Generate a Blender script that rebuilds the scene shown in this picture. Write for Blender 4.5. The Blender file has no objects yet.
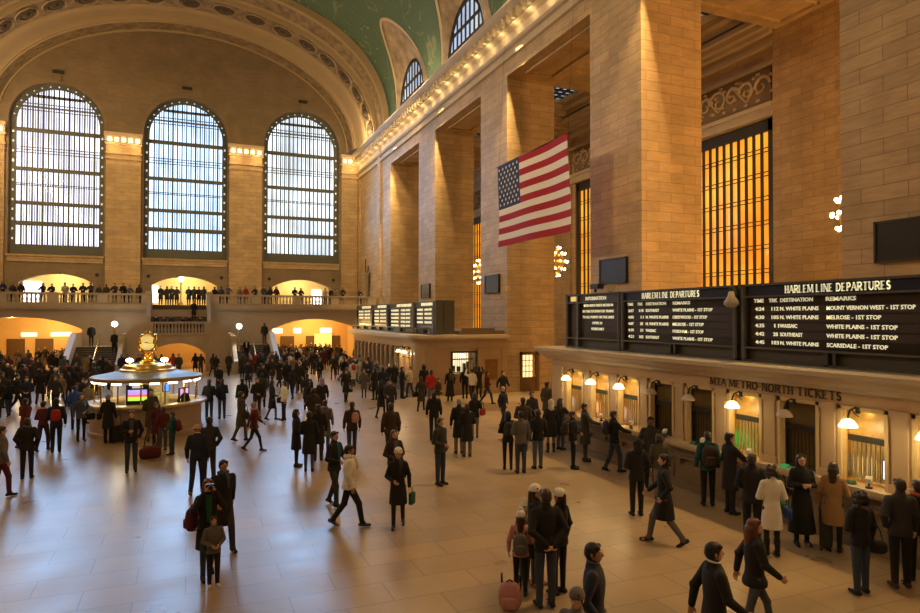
import bpy, bmesh, math, random
from math import pi, sin, cos, radians as rad
from mathutils import Vector, Matrix

S = bpy.context.scene
COL = S.collection

# ------------------------------------------------------------------ camera
cam_data = bpy.data.cameras.new('camera')
cam_data.sensor_width = 36.0
cam_data.lens = 36.0 * 650.0 / 920.0
cam_data.clip_end = 400
cam = bpy.data.objects.new('camera', cam_data)
COL.objects.link(cam)
_y, _p, _r = rad(22.75), rad(0.92), rad(0.05)
_f = Vector((sin(_y) * cos(_p), cos(_y) * cos(_p), sin(_p)))
_rt = Vector((cos(_y), -sin(_y), 0)); _up = _rt.cross(_f)
_rt, _up = _rt * cos(_r) + _up * sin(_r), -_rt * sin(_r) + _up * cos(_r)
cam.matrix_world = Matrix(((_rt.x, _up.x, -_f.x, 0), (_rt.y, _up.y, -_f.y, 0), (_rt.z, _up.z, -_f.z, 4.4), (0, 0, 0, 1)))
S.camera = cam

# ------------------------------------------------------------------ view, world
S.view_settings.view_transform = 'Standard'
S.view_settings.look = 'None'
S.view_settings.gamma = 1.0
S.view_settings.use_curve_mapping = False
S.view_settings.exposure = 0.0
W = bpy.data.worlds.new('daylight'); S.world = W; W.use_nodes = True
W.node_tree.nodes['Background'].inputs[0].default_value = (0.75, 0.87, 1.0, 1)
W.node_tree.nodes['Background'].inputs[1].default_value = 1.5

def point(name, loc, power, color, size=0.1):
    d = bpy.data.lights.new(name, 'POINT'); d.energy = power; d.color = color; d.shadow_soft_size = size
    o = bpy.data.objects.new(name, d); o.location = loc; COL.objects.link(o); return o
def area(name, loc, direction, sx, sy, power, color, spread=180):
    d = bpy.data.lights.new(name, 'AREA'); d.shape = 'RECTANGLE'; d.size = sx; d.size_y = sy
    d.energy = power; d.color = color; d.spread = rad(spread)
    o = bpy.data.objects.new(name, d); o.location = loc
    o.rotation_euler = Vector(direction).to_track_quat('-Z', 'Y').to_euler(); COL.objects.link(o); return o

WARM = (1.0, 0.70, 0.36); CREAM = (1.0, 0.78, 0.45); ORANGE = (1.0, 0.50, 0.12)
# bulb rows of the great cornice, both long sides
for k in range(40):
    point('cornice_bulb_light', (16.82, 1 + 1.74 * k, 20.75), 12 if k > 7 else 8, (1, .72, .36), 0.12)
for yy in range(4, 71, 12):
    point('cornice_bulb_light', (-16.6, yy, 20.6), 1100 if yy > 12 else 700, (1, .66, .30), 0.5)
# added fill spots by the left cornice, brightening the pier fronts across the hall
for yy, ty, pw in ((14, 11.5, 2500), (22, 23.5, 9000), (34, 36, 9500), (46, 48, 9000), (56, 60, 8000), (58, 66, 7000)):
    d = bpy.data.lights.new('cornice_fill_spot', 'SPOT'); d.energy = pw; d.color = (1, .70, .36); d.spot_size = rad(38); d.spot_blend = .9; d.shadow_soft_size = .3
    o = bpy.data.objects.new('cornice_fill_spot', d); o.location = (-16.4, yy, 20.4); COL.objects.link(o)
    o.rotation_euler = (Vector((17.3, ty, 15)) - Vector((-16.4, yy, 20.4))).to_track_quat('-Z', 'Y').to_euler()
for yy, pw in ((6, 5000), (14, 6600), (23, 6400), (33, 5200), (45, 3600)):       # more added fill, from the right cornice down on the floor
    d = bpy.data.lights.new('cornice_fill_spot', 'SPOT'); d.energy = pw; d.color = (1, .64, .25); d.spot_size = rad(46); d.spot_blend = 1; d.shadow_soft_size = .35
    o = bpy.data.objects.new('cornice_fill_spot', d); o.location = (15.9, yy, 21.2); COL.objects.link(o)
    o.rotation_euler = Vector((-6.6, 0, -21)).to_track_quat('-Z', 'Y').to_euler()
for xx, tx in ((-15.8, 9), (-15.8, -6), (15.8, -3), (15.8, 15)):       # fill spots added to warm the window wall at the far end
    d = bpy.data.lights.new('end_wall_fill_spot', 'SPOT'); d.energy = 4200; d.color = (1, .66, .27); d.spot_size = rad(62); d.spot_blend = 1; d.shadow_soft_size = .3
    o = bpy.data.objects.new('end_wall_fill_spot', d); o.location = (xx, 46, 21); COL.objects.link(o)
    o.rotation_euler = (Vector((tx, 70.2, 15)) - Vector((xx, 46, 21))).to_track_quat('-Z', 'Y').to_euler()
# spots added under the cornice to make the lit strip down each pier side
for yy, pw in ((7.6, 2500), (19.6, 10000), (32.0, 11000), (44.2, 11000), (55.8, 11000)):
    d = bpy.data.lights.new('pier_fill_spot', 'SPOT'); d.energy = pw; d.color = (1, .66, .28); d.spot_size = rad(48); d.spot_blend = .6; d.shadow_soft_size = .1
    o = bpy.data.objects.new('pier_fill_spot', d); o.location = (16.9, yy, 20.8); COL.objects.link(o)
    o.rotation_euler = Vector((.75, 2.9, -13)).to_track_quat('-Z', 'Y').to_euler()
# concealed uplights on the cornice ledge, towards the vault
for yy in range(0, 70, 8):
    point('vault_uplight', (16.0, yy, 22.9), 150 if yy < 44 else 420, WARM, 0.25)
    point('vault_uplight', (-16.0, yy, 22.9), 330, WARM, 0.25)
# chandeliers of the side aisle
CHAND = [(24.6, 17.4), (25.0, 29.6), (25.0, 41.9), (25.0, 54.0), (25.0, 66.0), (25.0, 5.0)]
for cx, cy in CHAND:
    point('chandelier_light', (cx, cy, 8.6), 7500, (1.0, 0.52, 0.15), 0.9)
# daylight of the tall east windows behind the viewer, and of the three west windows
for cx in (-11.25, 0.0, 11.25):
    area('east_window_light', (cx, -8.6, 18.0), (0, 1, -0.25), 7.5, 15, 320, (1.0, 0.74, 0.44))
    area('west_window_light', (cx - .1, 69.3, 17.8), (0, -1, -0.42), 7.0, 14, 1000, (0.30, 0.58, 1.0), 110)

# ------------------------------------------------------------------ materials
def nodes(name):
    m = bpy.data.materials.new(name); m.use_nodes = True
    nt = m.node_tree; b = nt.nodes['Principled BSDF']
    return m, nt, b
_M = {}
def mat(name, color, rough=0.7, metal=0.0, emit=0.0, ecol=None, noise=0.0, nscale=8.0, bump=0.0):
    if name in _M: return _M[name]
    m, nt, b = nodes(name)
    c = (*color, 1)
    b.inputs['Base Color'].default_value = c
    b.inputs['Roughness'].default_value = rough
    b.inputs['Metallic'].default_value = metal
    if emit:
        b.inputs['Emission Color'].default_value = (*(ecol or color), 1)
        b.inputs['Emission Strength'].default_value = emit
    if noise or bump:
        tc = nt.nodes.new('ShaderNodeTexCoord'); n = nt.nodes.new('ShaderNodeTexNoise')
        n.inputs['Scale'].default_value = nscale; n.inputs['Detail'].default_value = 4
        nt.links.new(tc.outputs['Object'], n.inputs['Vector'])
        if noise:
            mx = nt.nodes.new('ShaderNodeMix'); mx.data_type = 'RGBA'
            mx.inputs[6].default_value = tuple(v * (1 - noise) for v in color) + (1,)
            mx.inputs[7].default_value = tuple(min(1, v * (1 + noise)) for v in color) + (1,)
            nt.links.new(n.outputs['Fac'], mx.inputs[0]); nt.links.new(mx.outputs[2], b.inputs['Base Color'])
        if bump:
            bp = nt.nodes.new('ShaderNodeBump'); bp.inputs['Strength'].default_value = bump; bp.inputs['Distance'].default_value = 0.1
            nt.links.new(n.outputs['Fac'], bp.inputs['Height']); nt.links.new(bp.outputs['Normal'], b.inputs['Normal'])
    _M[name] = m
    return m

def stone(name, c1, c2, mortar, bw=1.3, bh=0.42, rough=0.62, big=0.16, msize=0.012):
    """coursed ashlar in world coordinates: u runs along the wall, v is height"""
    m, nt, b = nodes(name); N = nt.nodes.new; L = nt.links.new
    g = N('ShaderNodeNewGeometry'); sp = N('ShaderNodeSeparateXYZ'); L(g.outputs['Position'], sp.inputs[0])
    sn = N('ShaderNodeSeparateXYZ'); L(g.outputs['True Normal'], sn.inputs[0])
    ab = N('ShaderNodeMath'); ab.operation = 'ABSOLUTE'; L(sn.outputs['X'], ab.inputs[0])
    gt = N('ShaderNodeMath'); gt.operation = 'GREATER_THAN'; gt.inputs[1].default_value = 0.6; L(ab.outputs[0], gt.inputs[0])
    mx = N('ShaderNodeMix'); L(gt.outputs[0], mx.inputs[0]); L(sp.outputs['X'], mx.inputs[2]); L(sp.outputs['Y'], mx.inputs[3])
    cb = N('ShaderNodeCombineXYZ'); L(mx.outputs[0], cb.inputs['X']); L(sp.outputs['Z'], cb.inputs['Y'])
    br = N('ShaderNodeTexBrick'); L(cb.outputs[0], br.inputs['Vector'])
    br.inputs['Color1'].default_value = (*c1, 1); br.inputs['Color2'].default_value = (*c2, 1); br.inputs['Mortar'].default_value = (*mortar, 1)
    br.inputs['Scale'].default_value = 1.0; br.inputs['Brick Width'].default_value = bw; br.inputs['Row Height'].default_value = bh
    br.inputs['Mortar Size'].default_value = msize; br.inputs['Mortar Smooth'].default_value = 0.3; br.inputs['Bias'].default_value = 0.0
    br.offset = 0.5
    n = N('ShaderNodeTexNoise'); n.inputs['Scale'].default_value = 0.7; n.inputs['Detail'].default_value = 6
    L(g.outputs['Position'], n.inputs['Vector'])
    rp = N('ShaderNodeMapRange'); rp.inputs[1].default_value = 0.3; rp.inputs[2].default_value = 0.7
    rp.inputs[3].default_value = 1 - big; rp.inputs[4].default_value = 1 + big * .5; L(n.outputs['Fac'], rp.inputs[0])
    n2 = N('ShaderNodeTexNoise'); n2.inputs['Scale'].default_value = 1.6; n2.inputs['Detail'].default_value = 5
    mp = N('ShaderNodeMapping'); mp.inputs['Scale'].default_value = (1, 1, 7); L(g.outputs['Position'], mp.inputs[0]); L(mp.outputs[0], n2.inputs['Vector'])
    rp2 = N('ShaderNodeMapRange'); rp2.inputs[1].default_value = 0.3; rp2.inputs[2].default_value = 0.7
    rp2.inputs[3].default_value = 0.86; rp2.inputs[4].default_value = 1.1; L(n2.outputs['Fac'], rp2.inputs[0])
    mu = N('ShaderNodeMath'); mu.operation = 'MULTIPLY'; L(rp.outputs[0], mu.inputs[0]); L(rp2.outputs[0], mu.inputs[1])
    vm = N('ShaderNodeVectorMath'); vm.operation = 'SCALE'; L(br.outputs['Color'], vm.inputs[0]); L(mu.outputs[0], vm.inputs['Scale'])
    L(vm.outputs[0], b.inputs['Base Color'])
    b.inputs['Roughness'].default_value = rough
    bp = N('ShaderNodeBump'); bp.inputs['Strength'].default_value = 0.4; bp.inputs['Distance'].default_value = 0.03; bp.invert = True
    L(br.outputs['Fac'], bp.inputs['Height']); L(bp.outputs[0], b.inputs['Normal'])
    _M[name] = m
    return m

STONE = stone('limestone_ashlar', (0.54, 0.38, 0.20), (0.44, 0.31, 0.16), (0.24, 0.165, 0.09))
STONE_PALE = mat('pale_carved_limestone', (0.50, 0.40, 0.26), 0.6, noise=0.12, nscale=1.5)
STONE_GREY = mat('grey_marble', (0.42, 0.335, 0.24), 0.35, noise=0.16, nscale=1.2)
MARBLE = mat('cream_marble', (0.50, 0.36, 0.21), 0.3, noise=0.14, nscale=1.8)
COUNTER_STONE = mat('brown_marble_wainscot', (0.24, 0.18, 0.12), 0.3, noise=0.2, nscale=1.5)
ORNATE = mat('carved_plaster', (0.42, 0.33, 0.22), 0.7, noise=0.5, nscale=3.0, bump=1.0)
BRONZE = mat('dark_bronze', (0.055, 0.05, 0.038), 0.45, 0.6)
BRASS = mat('polished_brass', (0.80, 0.55, 0.20), 0.25, 1.0)
BLACK = mat('black_panel', (0.012, 0.011, 0.010), 0.35)

# ------------------------------------------------------------------ mesh builder
class MB:
    def __init__(s): s.v = []; s.f = []; s.m = []; s.sm = []
    def face(s, pts, m=0, smooth=False):
        i = len(s.v); s.v += [tuple(p) for p in pts]; s.f.append(tuple(range(i, i + len(pts)))); s.m.append(m); s.sm.append(smooth)
    def raw(s, vs, fs, m=0, smooth=False):
        i = len(s.v); s.v += [tuple(p) for p in vs]
        for f in fs: s.f.append(tuple(k + i for k in f)); s.m.append(m); s.sm.append(smooth)
    def box(s, x0, x1, y0, y1, z0, z1, m=0):
        vs = [(x, y, z) for x in (x0, x1) for y in (y0, y1) for z in (z0, z1)]
        s.raw(vs, [(0, 1, 3, 2), (4, 6, 7, 5), (0, 4, 5, 1), (2, 3, 7, 6), (0, 2, 6, 4), (1, 5, 7, 3)], m)
    def prism(s, poly, axis, a0, a1, m=0, caps=True):
        """poly: 2-D points in the plane of the other two axes, pushed along axis"""
        def P(p, a):
            return {'x': (a, p[0], p[1]), 'y': (p[0], a, p[1]), 'z': (p[0], p[1], a)}[axis]
        n = len(poly); vs = [P(p, a0) for p in poly] + [P(p, a1) for p in poly]
        fs = [(i, (i + 1) % n, n + (i + 1) % n, n + i) for i in range(n)]
        if caps: fs += [tuple(range(n))[::-1], tuple(range(n, 2 * n))]
        s.raw(vs, fs, m)
    def grid(s, P, m=0, smooth=True, close=False):
        r, c = len(P), len(P[0]); vs = [p for row in P for p in row]; fs = []
        for i in range(r - 1):
            for j in range(c if close else c - 1):
                k = (j + 1) % c
                fs.append((i * c + j, i * c + k, (i + 1) * c + k, (i + 1) * c + j))
        s.raw(vs, fs, m, smooth)
    def lathe(s, prof, c=(0, 0, 0), n=24, m=0, smooth=True, a0=0, a1=2 * pi, sx=1, sy=1):
        full = abs(a1 - a0 - 2 * pi) < 1e-6; k = n if full else n + 1
        P = [[(c[0] + sx * r * cos(a0 + (a1 - a0) * j / n), c[1] + sy * r * sin(a0 + (a1 - a0) * j / n), c[2] + z) for j in range(k)] for r, z in prof]
        s.grid(P, m, smooth, full)
    def cyl(s, x, y, z0, z1, r0, r1=None, n=12, m=0):
        r1 = r0 if r1 is None else r1
        s.lathe([(0.0001, z0), (r0, z0), (r0, z0), (r1, z1), (r1, z1), (0.0001, z1)], (x, y, 0), n, m, False)
    def tube(s, pts, r, n=8, m=0, caps=True):
        pts = [Vector(p) for p in pts]; rs = r if isinstance(r, (list, tuple)) else [r] * len(pts); P = []
        u = None
        for i, p in enumerate(pts):
            d = (pts[min(i + 1, len(pts) - 1)] - pts[max(i - 1, 0)]).normalized()
            if u is None: u = d.orthogonal().normalized()
            u = (u - d * u.dot(d)).normalized(); w = d.cross(u)
            P.append([tuple(p + (u * cos(2 * pi * j / n) + w * sin(2 * pi * j / n)) * rs[i]) for j in range(n)])
        s.grid(P, m, True, True)
        if caps: s.face(P[0][::-1], m); s.face(P[-1], m)
    def ball(s, c, r, nu=12, nv=8, m=0, sc=(1, 1, 1)):
        P = [[(c[0] + sc[0] * r * sin(pi * i / nv) * cos(2 * pi * j / nu), c[1] + sc[1] * r * sin(pi * i / nv) * sin(2 * pi * j / nu), c[2] + sc[2] * r * cos(pi * i / nv)) for j in range(nu)] for i in range(nv + 1)]
        s.grid(P, m, True, True)
    def build(s, name, mats, parent=None, kind=None, weld=True):
        me = bpy.data.meshes.new(name); me.from_pydata(s.v, [], s.f)
        for m in (mats if isinstance(mats, (list, tuple)) else [mats]): me.materials.append(m)
        me.polygons.foreach_set('material_index', s.m); me.polygons.foreach_set('use_smooth', s.sm)
        if weld:
            bm = bmesh.new(); bm.from_mesh(me)
            bmesh.ops.remove_doubles(bm, verts=bm.verts, dist=0.00005)
            bmesh.ops.recalc_face_normals(bm, faces=bm.faces); bm.to_mesh(me); bm.free()
        me.update()
        o = bpy.data.objects.new(name, me); COL.objects.link(o)
        if parent: o.parent = parent
        if kind: o['kind'] = kind
        return o
def empty(name, loc=(0, 0, 0), rz=0.0, label=None, cat=None, group=None, kind=None):
    o = bpy.data.objects.new(name, None); o.location = loc; o.rotation_euler = (0, 0, rz); COL.objects.link(o)
    o.empty_display_size = 0.1
    return tag(o, label, cat, group, kind)
def tag(o, label=None, cat=None, group=None, kind=None):
    if label: o['label'] = label
    if cat: o['category'] = cat
    if group: o['group'] = group
    if kind: o['kind'] = kind
    return o
def copy_tree(o, parent=None):
    c = o.copy(); COL.objects.link(c)
    if parent: c.parent = parent
    for ch in list(o.children): copy_tree(ch, c)
    return c
def text_mesh(name, body, size, material, parent, origin, right, up, align='LEFT', width=None, extrude=0.012, bold=0.0, shear=0.0):
    """lettering as real thin solid letters on a surface; right/up give the reading direction"""
    cu = bpy.data.curves.new(name, 'FONT'); cu.body = body; cu.size = size; cu.extrude = extrude; cu.offset = bold; cu.shear = shear
    cu.align_x = align; cu.resolution_u = 2
    o = bpy.data.objects.new(name, cu); COL.objects.link(o)
    dg = bpy.context.evaluated_depsgraph_get(); me = bpy.data.meshes.new_from_object(o.evaluated_get(dg))
    bpy.data.objects.remove(o)
    if width:
        xs = [v.co.x for v in me.vertices]; sc = width / max(1e-6, (max(xs) - min(xs)))
        for v in me.vertices: v.co.x *= sc
    r, u = Vector(right), Vector(up); n = r.cross(u); O = Vector(origin)
    for v in me.vertices: v.co = O + r * v.co.x + u * v.co.y + n * v.co.z
    me.materials.clear(); me.materials.append(material)
    t = bpy.data.objects.new(name, me); COL.objects.link(t)
    if parent: t.parent = parent
    return t
# ================================================================== THE SHELL
PIERS = [(-2.65, 1.05), (9.6, 12.94), (21.83, 25.55), (34.1, 37.83), (46.15, 49.95), (57.85, 61.2)]
WX = [(-11.28, 3.85), (-0.19, 3.85), (11.2, 3.95)]      # west windows: centre, half width

# floor: polished marble slabs
def floor_mat():
    m, nt, b = nodes('polished_marble_floor'); N = nt.nodes.new; L = nt.links.new
    g = N('ShaderNodeNewGeometry')
    br = N('ShaderNodeTexBrick'); L(g.outputs['Position'], br.inputs['Vector'])
    br.inputs['Color1'].default_value = (0.42, 0.29, 0.165, 1); br.inputs['Color2'].default_value = (0.355, 0.255, 0.15, 1)
    br.inputs['Mortar'].default_value = (0.20, 0.15, 0.11, 1); br.inputs['Scale'].default_value = 1.0
    br.inputs['Brick Width'].default_value = 1.5; br.inputs['Row Height'].default_value = 0.75; br.inputs['Mortar Size'].default_value = 0.009
    n = N('ShaderNodeTexNoise'); n.inputs['Scale'].default_value = 0.8; n.inputs['Detail'].default_value = 6; L(g.outputs['Position'], n.inputs['Vector'])
    rp = N('ShaderNodeMapRange'); rp.inputs[1].default_value = 0.3; rp.inputs[2].default_value = 0.7; rp.inputs[3].default_value = 0.84; rp.inputs[4].default_value = 1.1
    L(n.outputs['Fac'], rp.inputs[0])
    vm = N('ShaderNodeVectorMath'); vm.operation = 'SCALE'; L(br.outputs['Color'], vm.inputs[0]); L(rp.outputs[0], vm.inputs['Scale']); L(vm.outputs[0], b.inputs['Base Color'])
    r2 = N('ShaderNodeMapRange'); r2.inputs[1].default_value = 0.3; r2.inputs[2].default_value = 0.7; r2.inputs[3].default_value = 0.27; r2.inputs[4].default_value = 0.36
    L(n.outputs['Fac'], r2.inputs[0]); L(r2.outputs[0], b.inputs['Roughness'])
    b.inputs['Specular IOR Level'].default_value = 0.5
    return m
f = MB(); f.face([(-30, -9, 0), (30, -9, 0), (30, 80, 0), (-30, 80, 0)]); f.box(-30, 30, -9, 80, -0.3, -0.02)
f.build('floor', floor_mat(), kind='structure')

# ---- right wall: piers, lintels, plain end stretch
def side_wall(name, sx):
    root = empty(name, (0, 0, 0), kind='structure')
    for a, b_ in PIERS:
        q = MB(); x0, x1 = sorted((17.3 * sx, 20.5 * sx)); q.box(x0, x1, a, b_, 0, 18.62)
        xa, xb = sorted((17.22 * sx, 20.58 * sx)); q.box(xa, xb, a - .08, b_ + .08, 0, 0.95)
        q.build('pier', STONE, root)
    q = MB(); xs = sorted((17.3 * sx, 20.5 * sx))
    q.box(xs[0], xs[1], -9, 61.2, 18.62, 23.0)
    for (a, b_), (c, d) in zip(PIERS[:-1], PIERS[1:]):           # sunk frame in every lintel soffit
        m0, m1 = sorted((17.95 * sx, 19.85 * sx))
        q.box(m0, m1, b_ + .9, b_ + 1.05, 18.5, 18.63); q.box(m0, m1, c - 1.05, c - .9, 18.5, 18.63)
        for e in (17.95, 19.7):
            e0, e1 = sorted((e * sx, (e + .15) * sx)); q.box(e0, e1, b_ + .9, c - .9, 18.5, 18.63)
    q.build('lintel', STONE, root)
    q = MB(); q.box(min(17.3 * sx, 20.5 * sx), max(17.3 * sx, 20.5 * sx), 61.2, 71, 0, 23.0)
    q.box(min(17.1 * sx, 17.4 * sx), max(17.1 * sx, 17.4 * sx), 60.9, 61.7, 0, 21)
    q.box(min(17.15 * sx, 17.4 * sx), max(17.15 * sx, 17.4 * sx), 69.2, 70.2, 0, 21)
    q.build('end_stretch', STONE, root)
    return root
side_wall('wall_right', 1)
side_wall('wall_left', -1)

# ---- great cornice along both sides
COR = [(17.3, 19.45), (17.12, 19.5), (17.12, 19.72), (17.22, 19.76), (17.22, 19.98), (17.05, 20.05), (16.98, 20.2), (17.15, 20.25), (17.2, 20.9),
       (17.05, 20.95), (16.95, 21.0), (16.78, 21.03), (16.74, 21.5), (16.55, 21.58), (16.4, 21.7), (16.3, 21.88), (16.3, 22.0), (17.3, 22.25)]
LIT = mat('cornice_bulb_glass', (1.0, 0.86, 0.55), 0.4, emit=2.4, ecol=(1.0, 0.74, 0.38))
for nm, sx in (('trim_1', 1), ('trim_2', -1)):
    q = MB(); q.prism([(x * sx, z) for x, z in COR], 'y', -9, 70.2)
    y = -9.0
    while y < 70:
        a, b_ = sorted((16.5 * sx, 16.75 * sx)); q.box(a, b_, y, y + .24, 21.06, 21.5); y += 0.62
    root = q.build(nm, STONE_PALE, kind='structure')
    q = MB(); y = -8.7
    while y < 70:
        q.ball((16.70 * sx, y, 21.26), 0.105, 8, 6, sc=(1, 1.1, 1)); y += 0.62
    q.build('cornice_bulb_row', LIT, root)

# ---- west (end) wall with its three arched windows and the arched openings under them
YW = 70.2
def seg_arch(c, hw, spring, rise):
    """top of an arch over x: semicircle or segment"""
    R = (hw * hw + rise * rise) / (2 * rise)
    def z(x):
        d = abs(x - c)
        return None if d > hw + 1e-9 else spring + rise - R + math.sqrt(max(0, R * R - d * d))
    return z
def arch_wall(name, y, x0, x1, z0, z1, ops, depth, m, parent=None, kind=None, n_arc=28):
    """wall facing -Y with openings (centre, half width, bottom, spring, rise); reveals go back by depth"""
    xs = {x0, x1}
    for c, hw, zb, sp, ri in ops:
        for i in range(n_arc + 1): xs.add(round(c - hw * cos(pi * i / n_arc), 5))
    xs = sorted(x for x in xs if x0 <= x <= x1); q = MB()
    for a, b_ in zip(xs[:-1], xs[1:]):
        mid = (a + b_) / 2; hit = [o for o in ops if abs(mid - o[0]) < o[1]]; hit.sort(key=lambda o: o[2]); za = zb = z0
        for o in hit:
            c, hw, bot, sp, ri = o; zf = seg_arch(c, hw, sp, ri)
            if bot > za + 1e-6: q.face([(a, y, za), (b_, y, zb), (b_, y, bot), (a, y, bot)])
            za, zb = zf(a), zf(b_)
            q.face([(a, y, za), (b_, y, zb), (b_, y + depth, zb), (a, y + depth, za)])
            q.face([(a, y, bot), (b_, y, bot), (b_, y + depth, bot), (a, y + depth, bot)])
        q.face([(a, y, za), (b_, y, zb), (b_, y, z1), (a, y, z1)])
    for c, hw, zb, sp, ri in ops:
        for sgn in (-1, 1):
            q.face([(c + sgn * hw, y, zb), (c + sgn * hw, y + depth, zb), (c + sgn * hw, y + depth, sp), (c + sgn * hw, y, sp)])
    return q.build(name, m, parent, kind)
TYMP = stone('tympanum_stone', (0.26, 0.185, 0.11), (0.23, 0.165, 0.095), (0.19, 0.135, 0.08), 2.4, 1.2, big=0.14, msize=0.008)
ww = empty('wall_back', (0, 0, 0), kind='structure')
ops = [(c, hw, 10.15, 22.4, hw) for c, hw in WX] + [(-11.28, 3.0, 5.4, 7.55, .85), (-0.25, 3.0, 5.4, 7.55, .85), (11.2, 3.05, 5.4, 7.5, .85)]
lowops = [o for o in ops]
arch_wall('wall_face', YW, -17.3, 17.3, 5.3, 21.75, [(c, hw, zb, sp, ri) for c, hw, zb, sp, ri in ops if zb < 9] + [], 1.2, STONE, ww) if False else None
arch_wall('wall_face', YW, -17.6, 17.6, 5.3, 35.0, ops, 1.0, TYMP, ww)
# pilasters with lit capitals between the windows
PIL = [(-17.0, -15.35), (-7.25, -4.25), (3.85, 7.05), (15.35, 17.1)]
for i, (a, b_) in enumerate(PIL):
    q = MB()
    q.box(a, b_, YW - .35, YW, 5.3, 19.45)
    q.box(a - .05, b_ + .05, YW - .45, YW, 19.45, 19.7); q.box(a + .02, b_ - .02, YW - .36, YW, 19.7, 19.95); q.box(a - .08, b_ + .08, YW - .5, YW, 19.95, 20.15)
    q.box(a, b_, YW - .38, YW, 20.15, 20.85)
    p = q.build('pilaster', STONE, ww)
    q = MB(); q.box(a - .1, b_ + .1, YW - .55, YW, 20.85, 21.05); q.box(a - .15, b_ + .15, YW - .85, YW, 21.6, 21.95)
    q.box(a - .05, b_ + .05, YW - .45, YW, 21.05, 21.6)
    n = max(2, round((b_ - a) / .62)); st = (b_ - a) / n
    for k in range(n + 1): q.box(a + k * st - .09, a + k * st + .09, YW - .75, YW - .4, 21.1, 21.6)
    q.build('capital', STONE_PALE, p)
    q = MB()
    for k in range(n): q.box(a + (k + .5) * st - .19, a + (k + .5) * st + .19, YW - .56, YW - .44, 21.14, 21.52)
    q.build('lit_capital_panel', LIT, p)
    for xx in ([0.5 * (a + b_)] if b_ - a < 2 else [a + .5, b_ - .5]):
        point('capital_bulb_light', (xx, YW - 1.2, 20.6), 55, (1.0, .62, .25), 0.1)
# moulded surrounds, sills and keystones of the windows
for i, (c, hw) in enumerate(WX):
    q = MB()
    for r0, r1, d in ((hw, hw + .28, .12), (hw + .28, hw + .62, .06)):
        n = 40
        A = [(c + r0 * cos(pi * k / n), 22.4 + r0 * sin(pi * k / n)) for k in range(n + 1)]; B = [(c + r1 * cos(pi * k / n), 22.4 + r1 * sin(pi * k / n)) for k in range(n + 1)]
        q.grid([[(x, YW, z) for x, z in A], [(x, YW - d, z) for x, z in A], [(x, YW - d, z) for x, z in B], [(x, YW, z) for x, z in B]], smooth=False)
    q.box(c - .25, c + .25, YW - .2, YW, 22.4 + hw - .05, 22.4 + hw + .55); q.box(c - .45, c + .45, YW - .22, YW, 22.4 + hw + .85, 22.4 + hw + 1.1, 1)
    q.build('arch_moulding', [TYMP, BRONZE], ww)
    q = MB(); q.box(c - hw - .1, c + hw + .1, YW - .22, YW, 9.95, 10.13); q.box(c - hw, c + hw, YW - .1, YW, 9.45, 9.95)
    q.build('window_ledge', STONE, ww)
    q = MB()
    for s_ in (-1, 1):
        if (i == 0 and s_ < 0): continue
        q.prism([(c + s_ * 3.35 + .17 * cos(t * pi / 6), 8.35 + .17 * sin(t * pi / 6)) for t in range(12)], 'y', YW - .06, YW)
    q.build('round_vent', BLACK, ww)

# ---- the tall west windows
def window_glass(name, col, strength):
    m, nt, b = nodes(name); N = nt.nodes.new; L = nt.links.new
    b.inputs['Base Color'].default_value = (0.6, 0.68, 0.75, 1); b.inputs['Roughness'].default_value = 0.15
    g = N('ShaderNodeNewGeometry'); n = N('ShaderNodeTexNoise'); n.inputs['Scale'].default_value = 0.35; n.inputs['Detail'].default_value = 3; L(g.outputs['Position'], n.inputs['Vector'])
    rp = N('ShaderNodeMapRange'); rp.inputs[1].default_value = 0.35; rp.inputs[2].default_value = 0.65; rp.inputs[3].default_value = strength * .7; rp.inputs[4].default_value = strength * 1.25
    L(n.outputs['Fac'], rp.inputs[0]); b.inputs['Emission Color'].default_value = (*col, 1); L(rp.outputs[0], b.inputs['Emission Strength'])
    return m
GL = [window_glass('daylit_glass_pale', (0.74, 0.78, 1.0), 2.0), window_glass('daylit_glass_blue', (0.46, 0.68, 1.0), 2.5), window_glass('daylit_glass_milky', (0.72, 0.84, 0.95), 1.8)]
CLG0 = window_glass('border_glass', (0.8, 0.9, 0.85), 0.55)
FRAME_W = mat('window_iron', (0.10, 0.105, 0.085), 0.6, 0.0)
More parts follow.
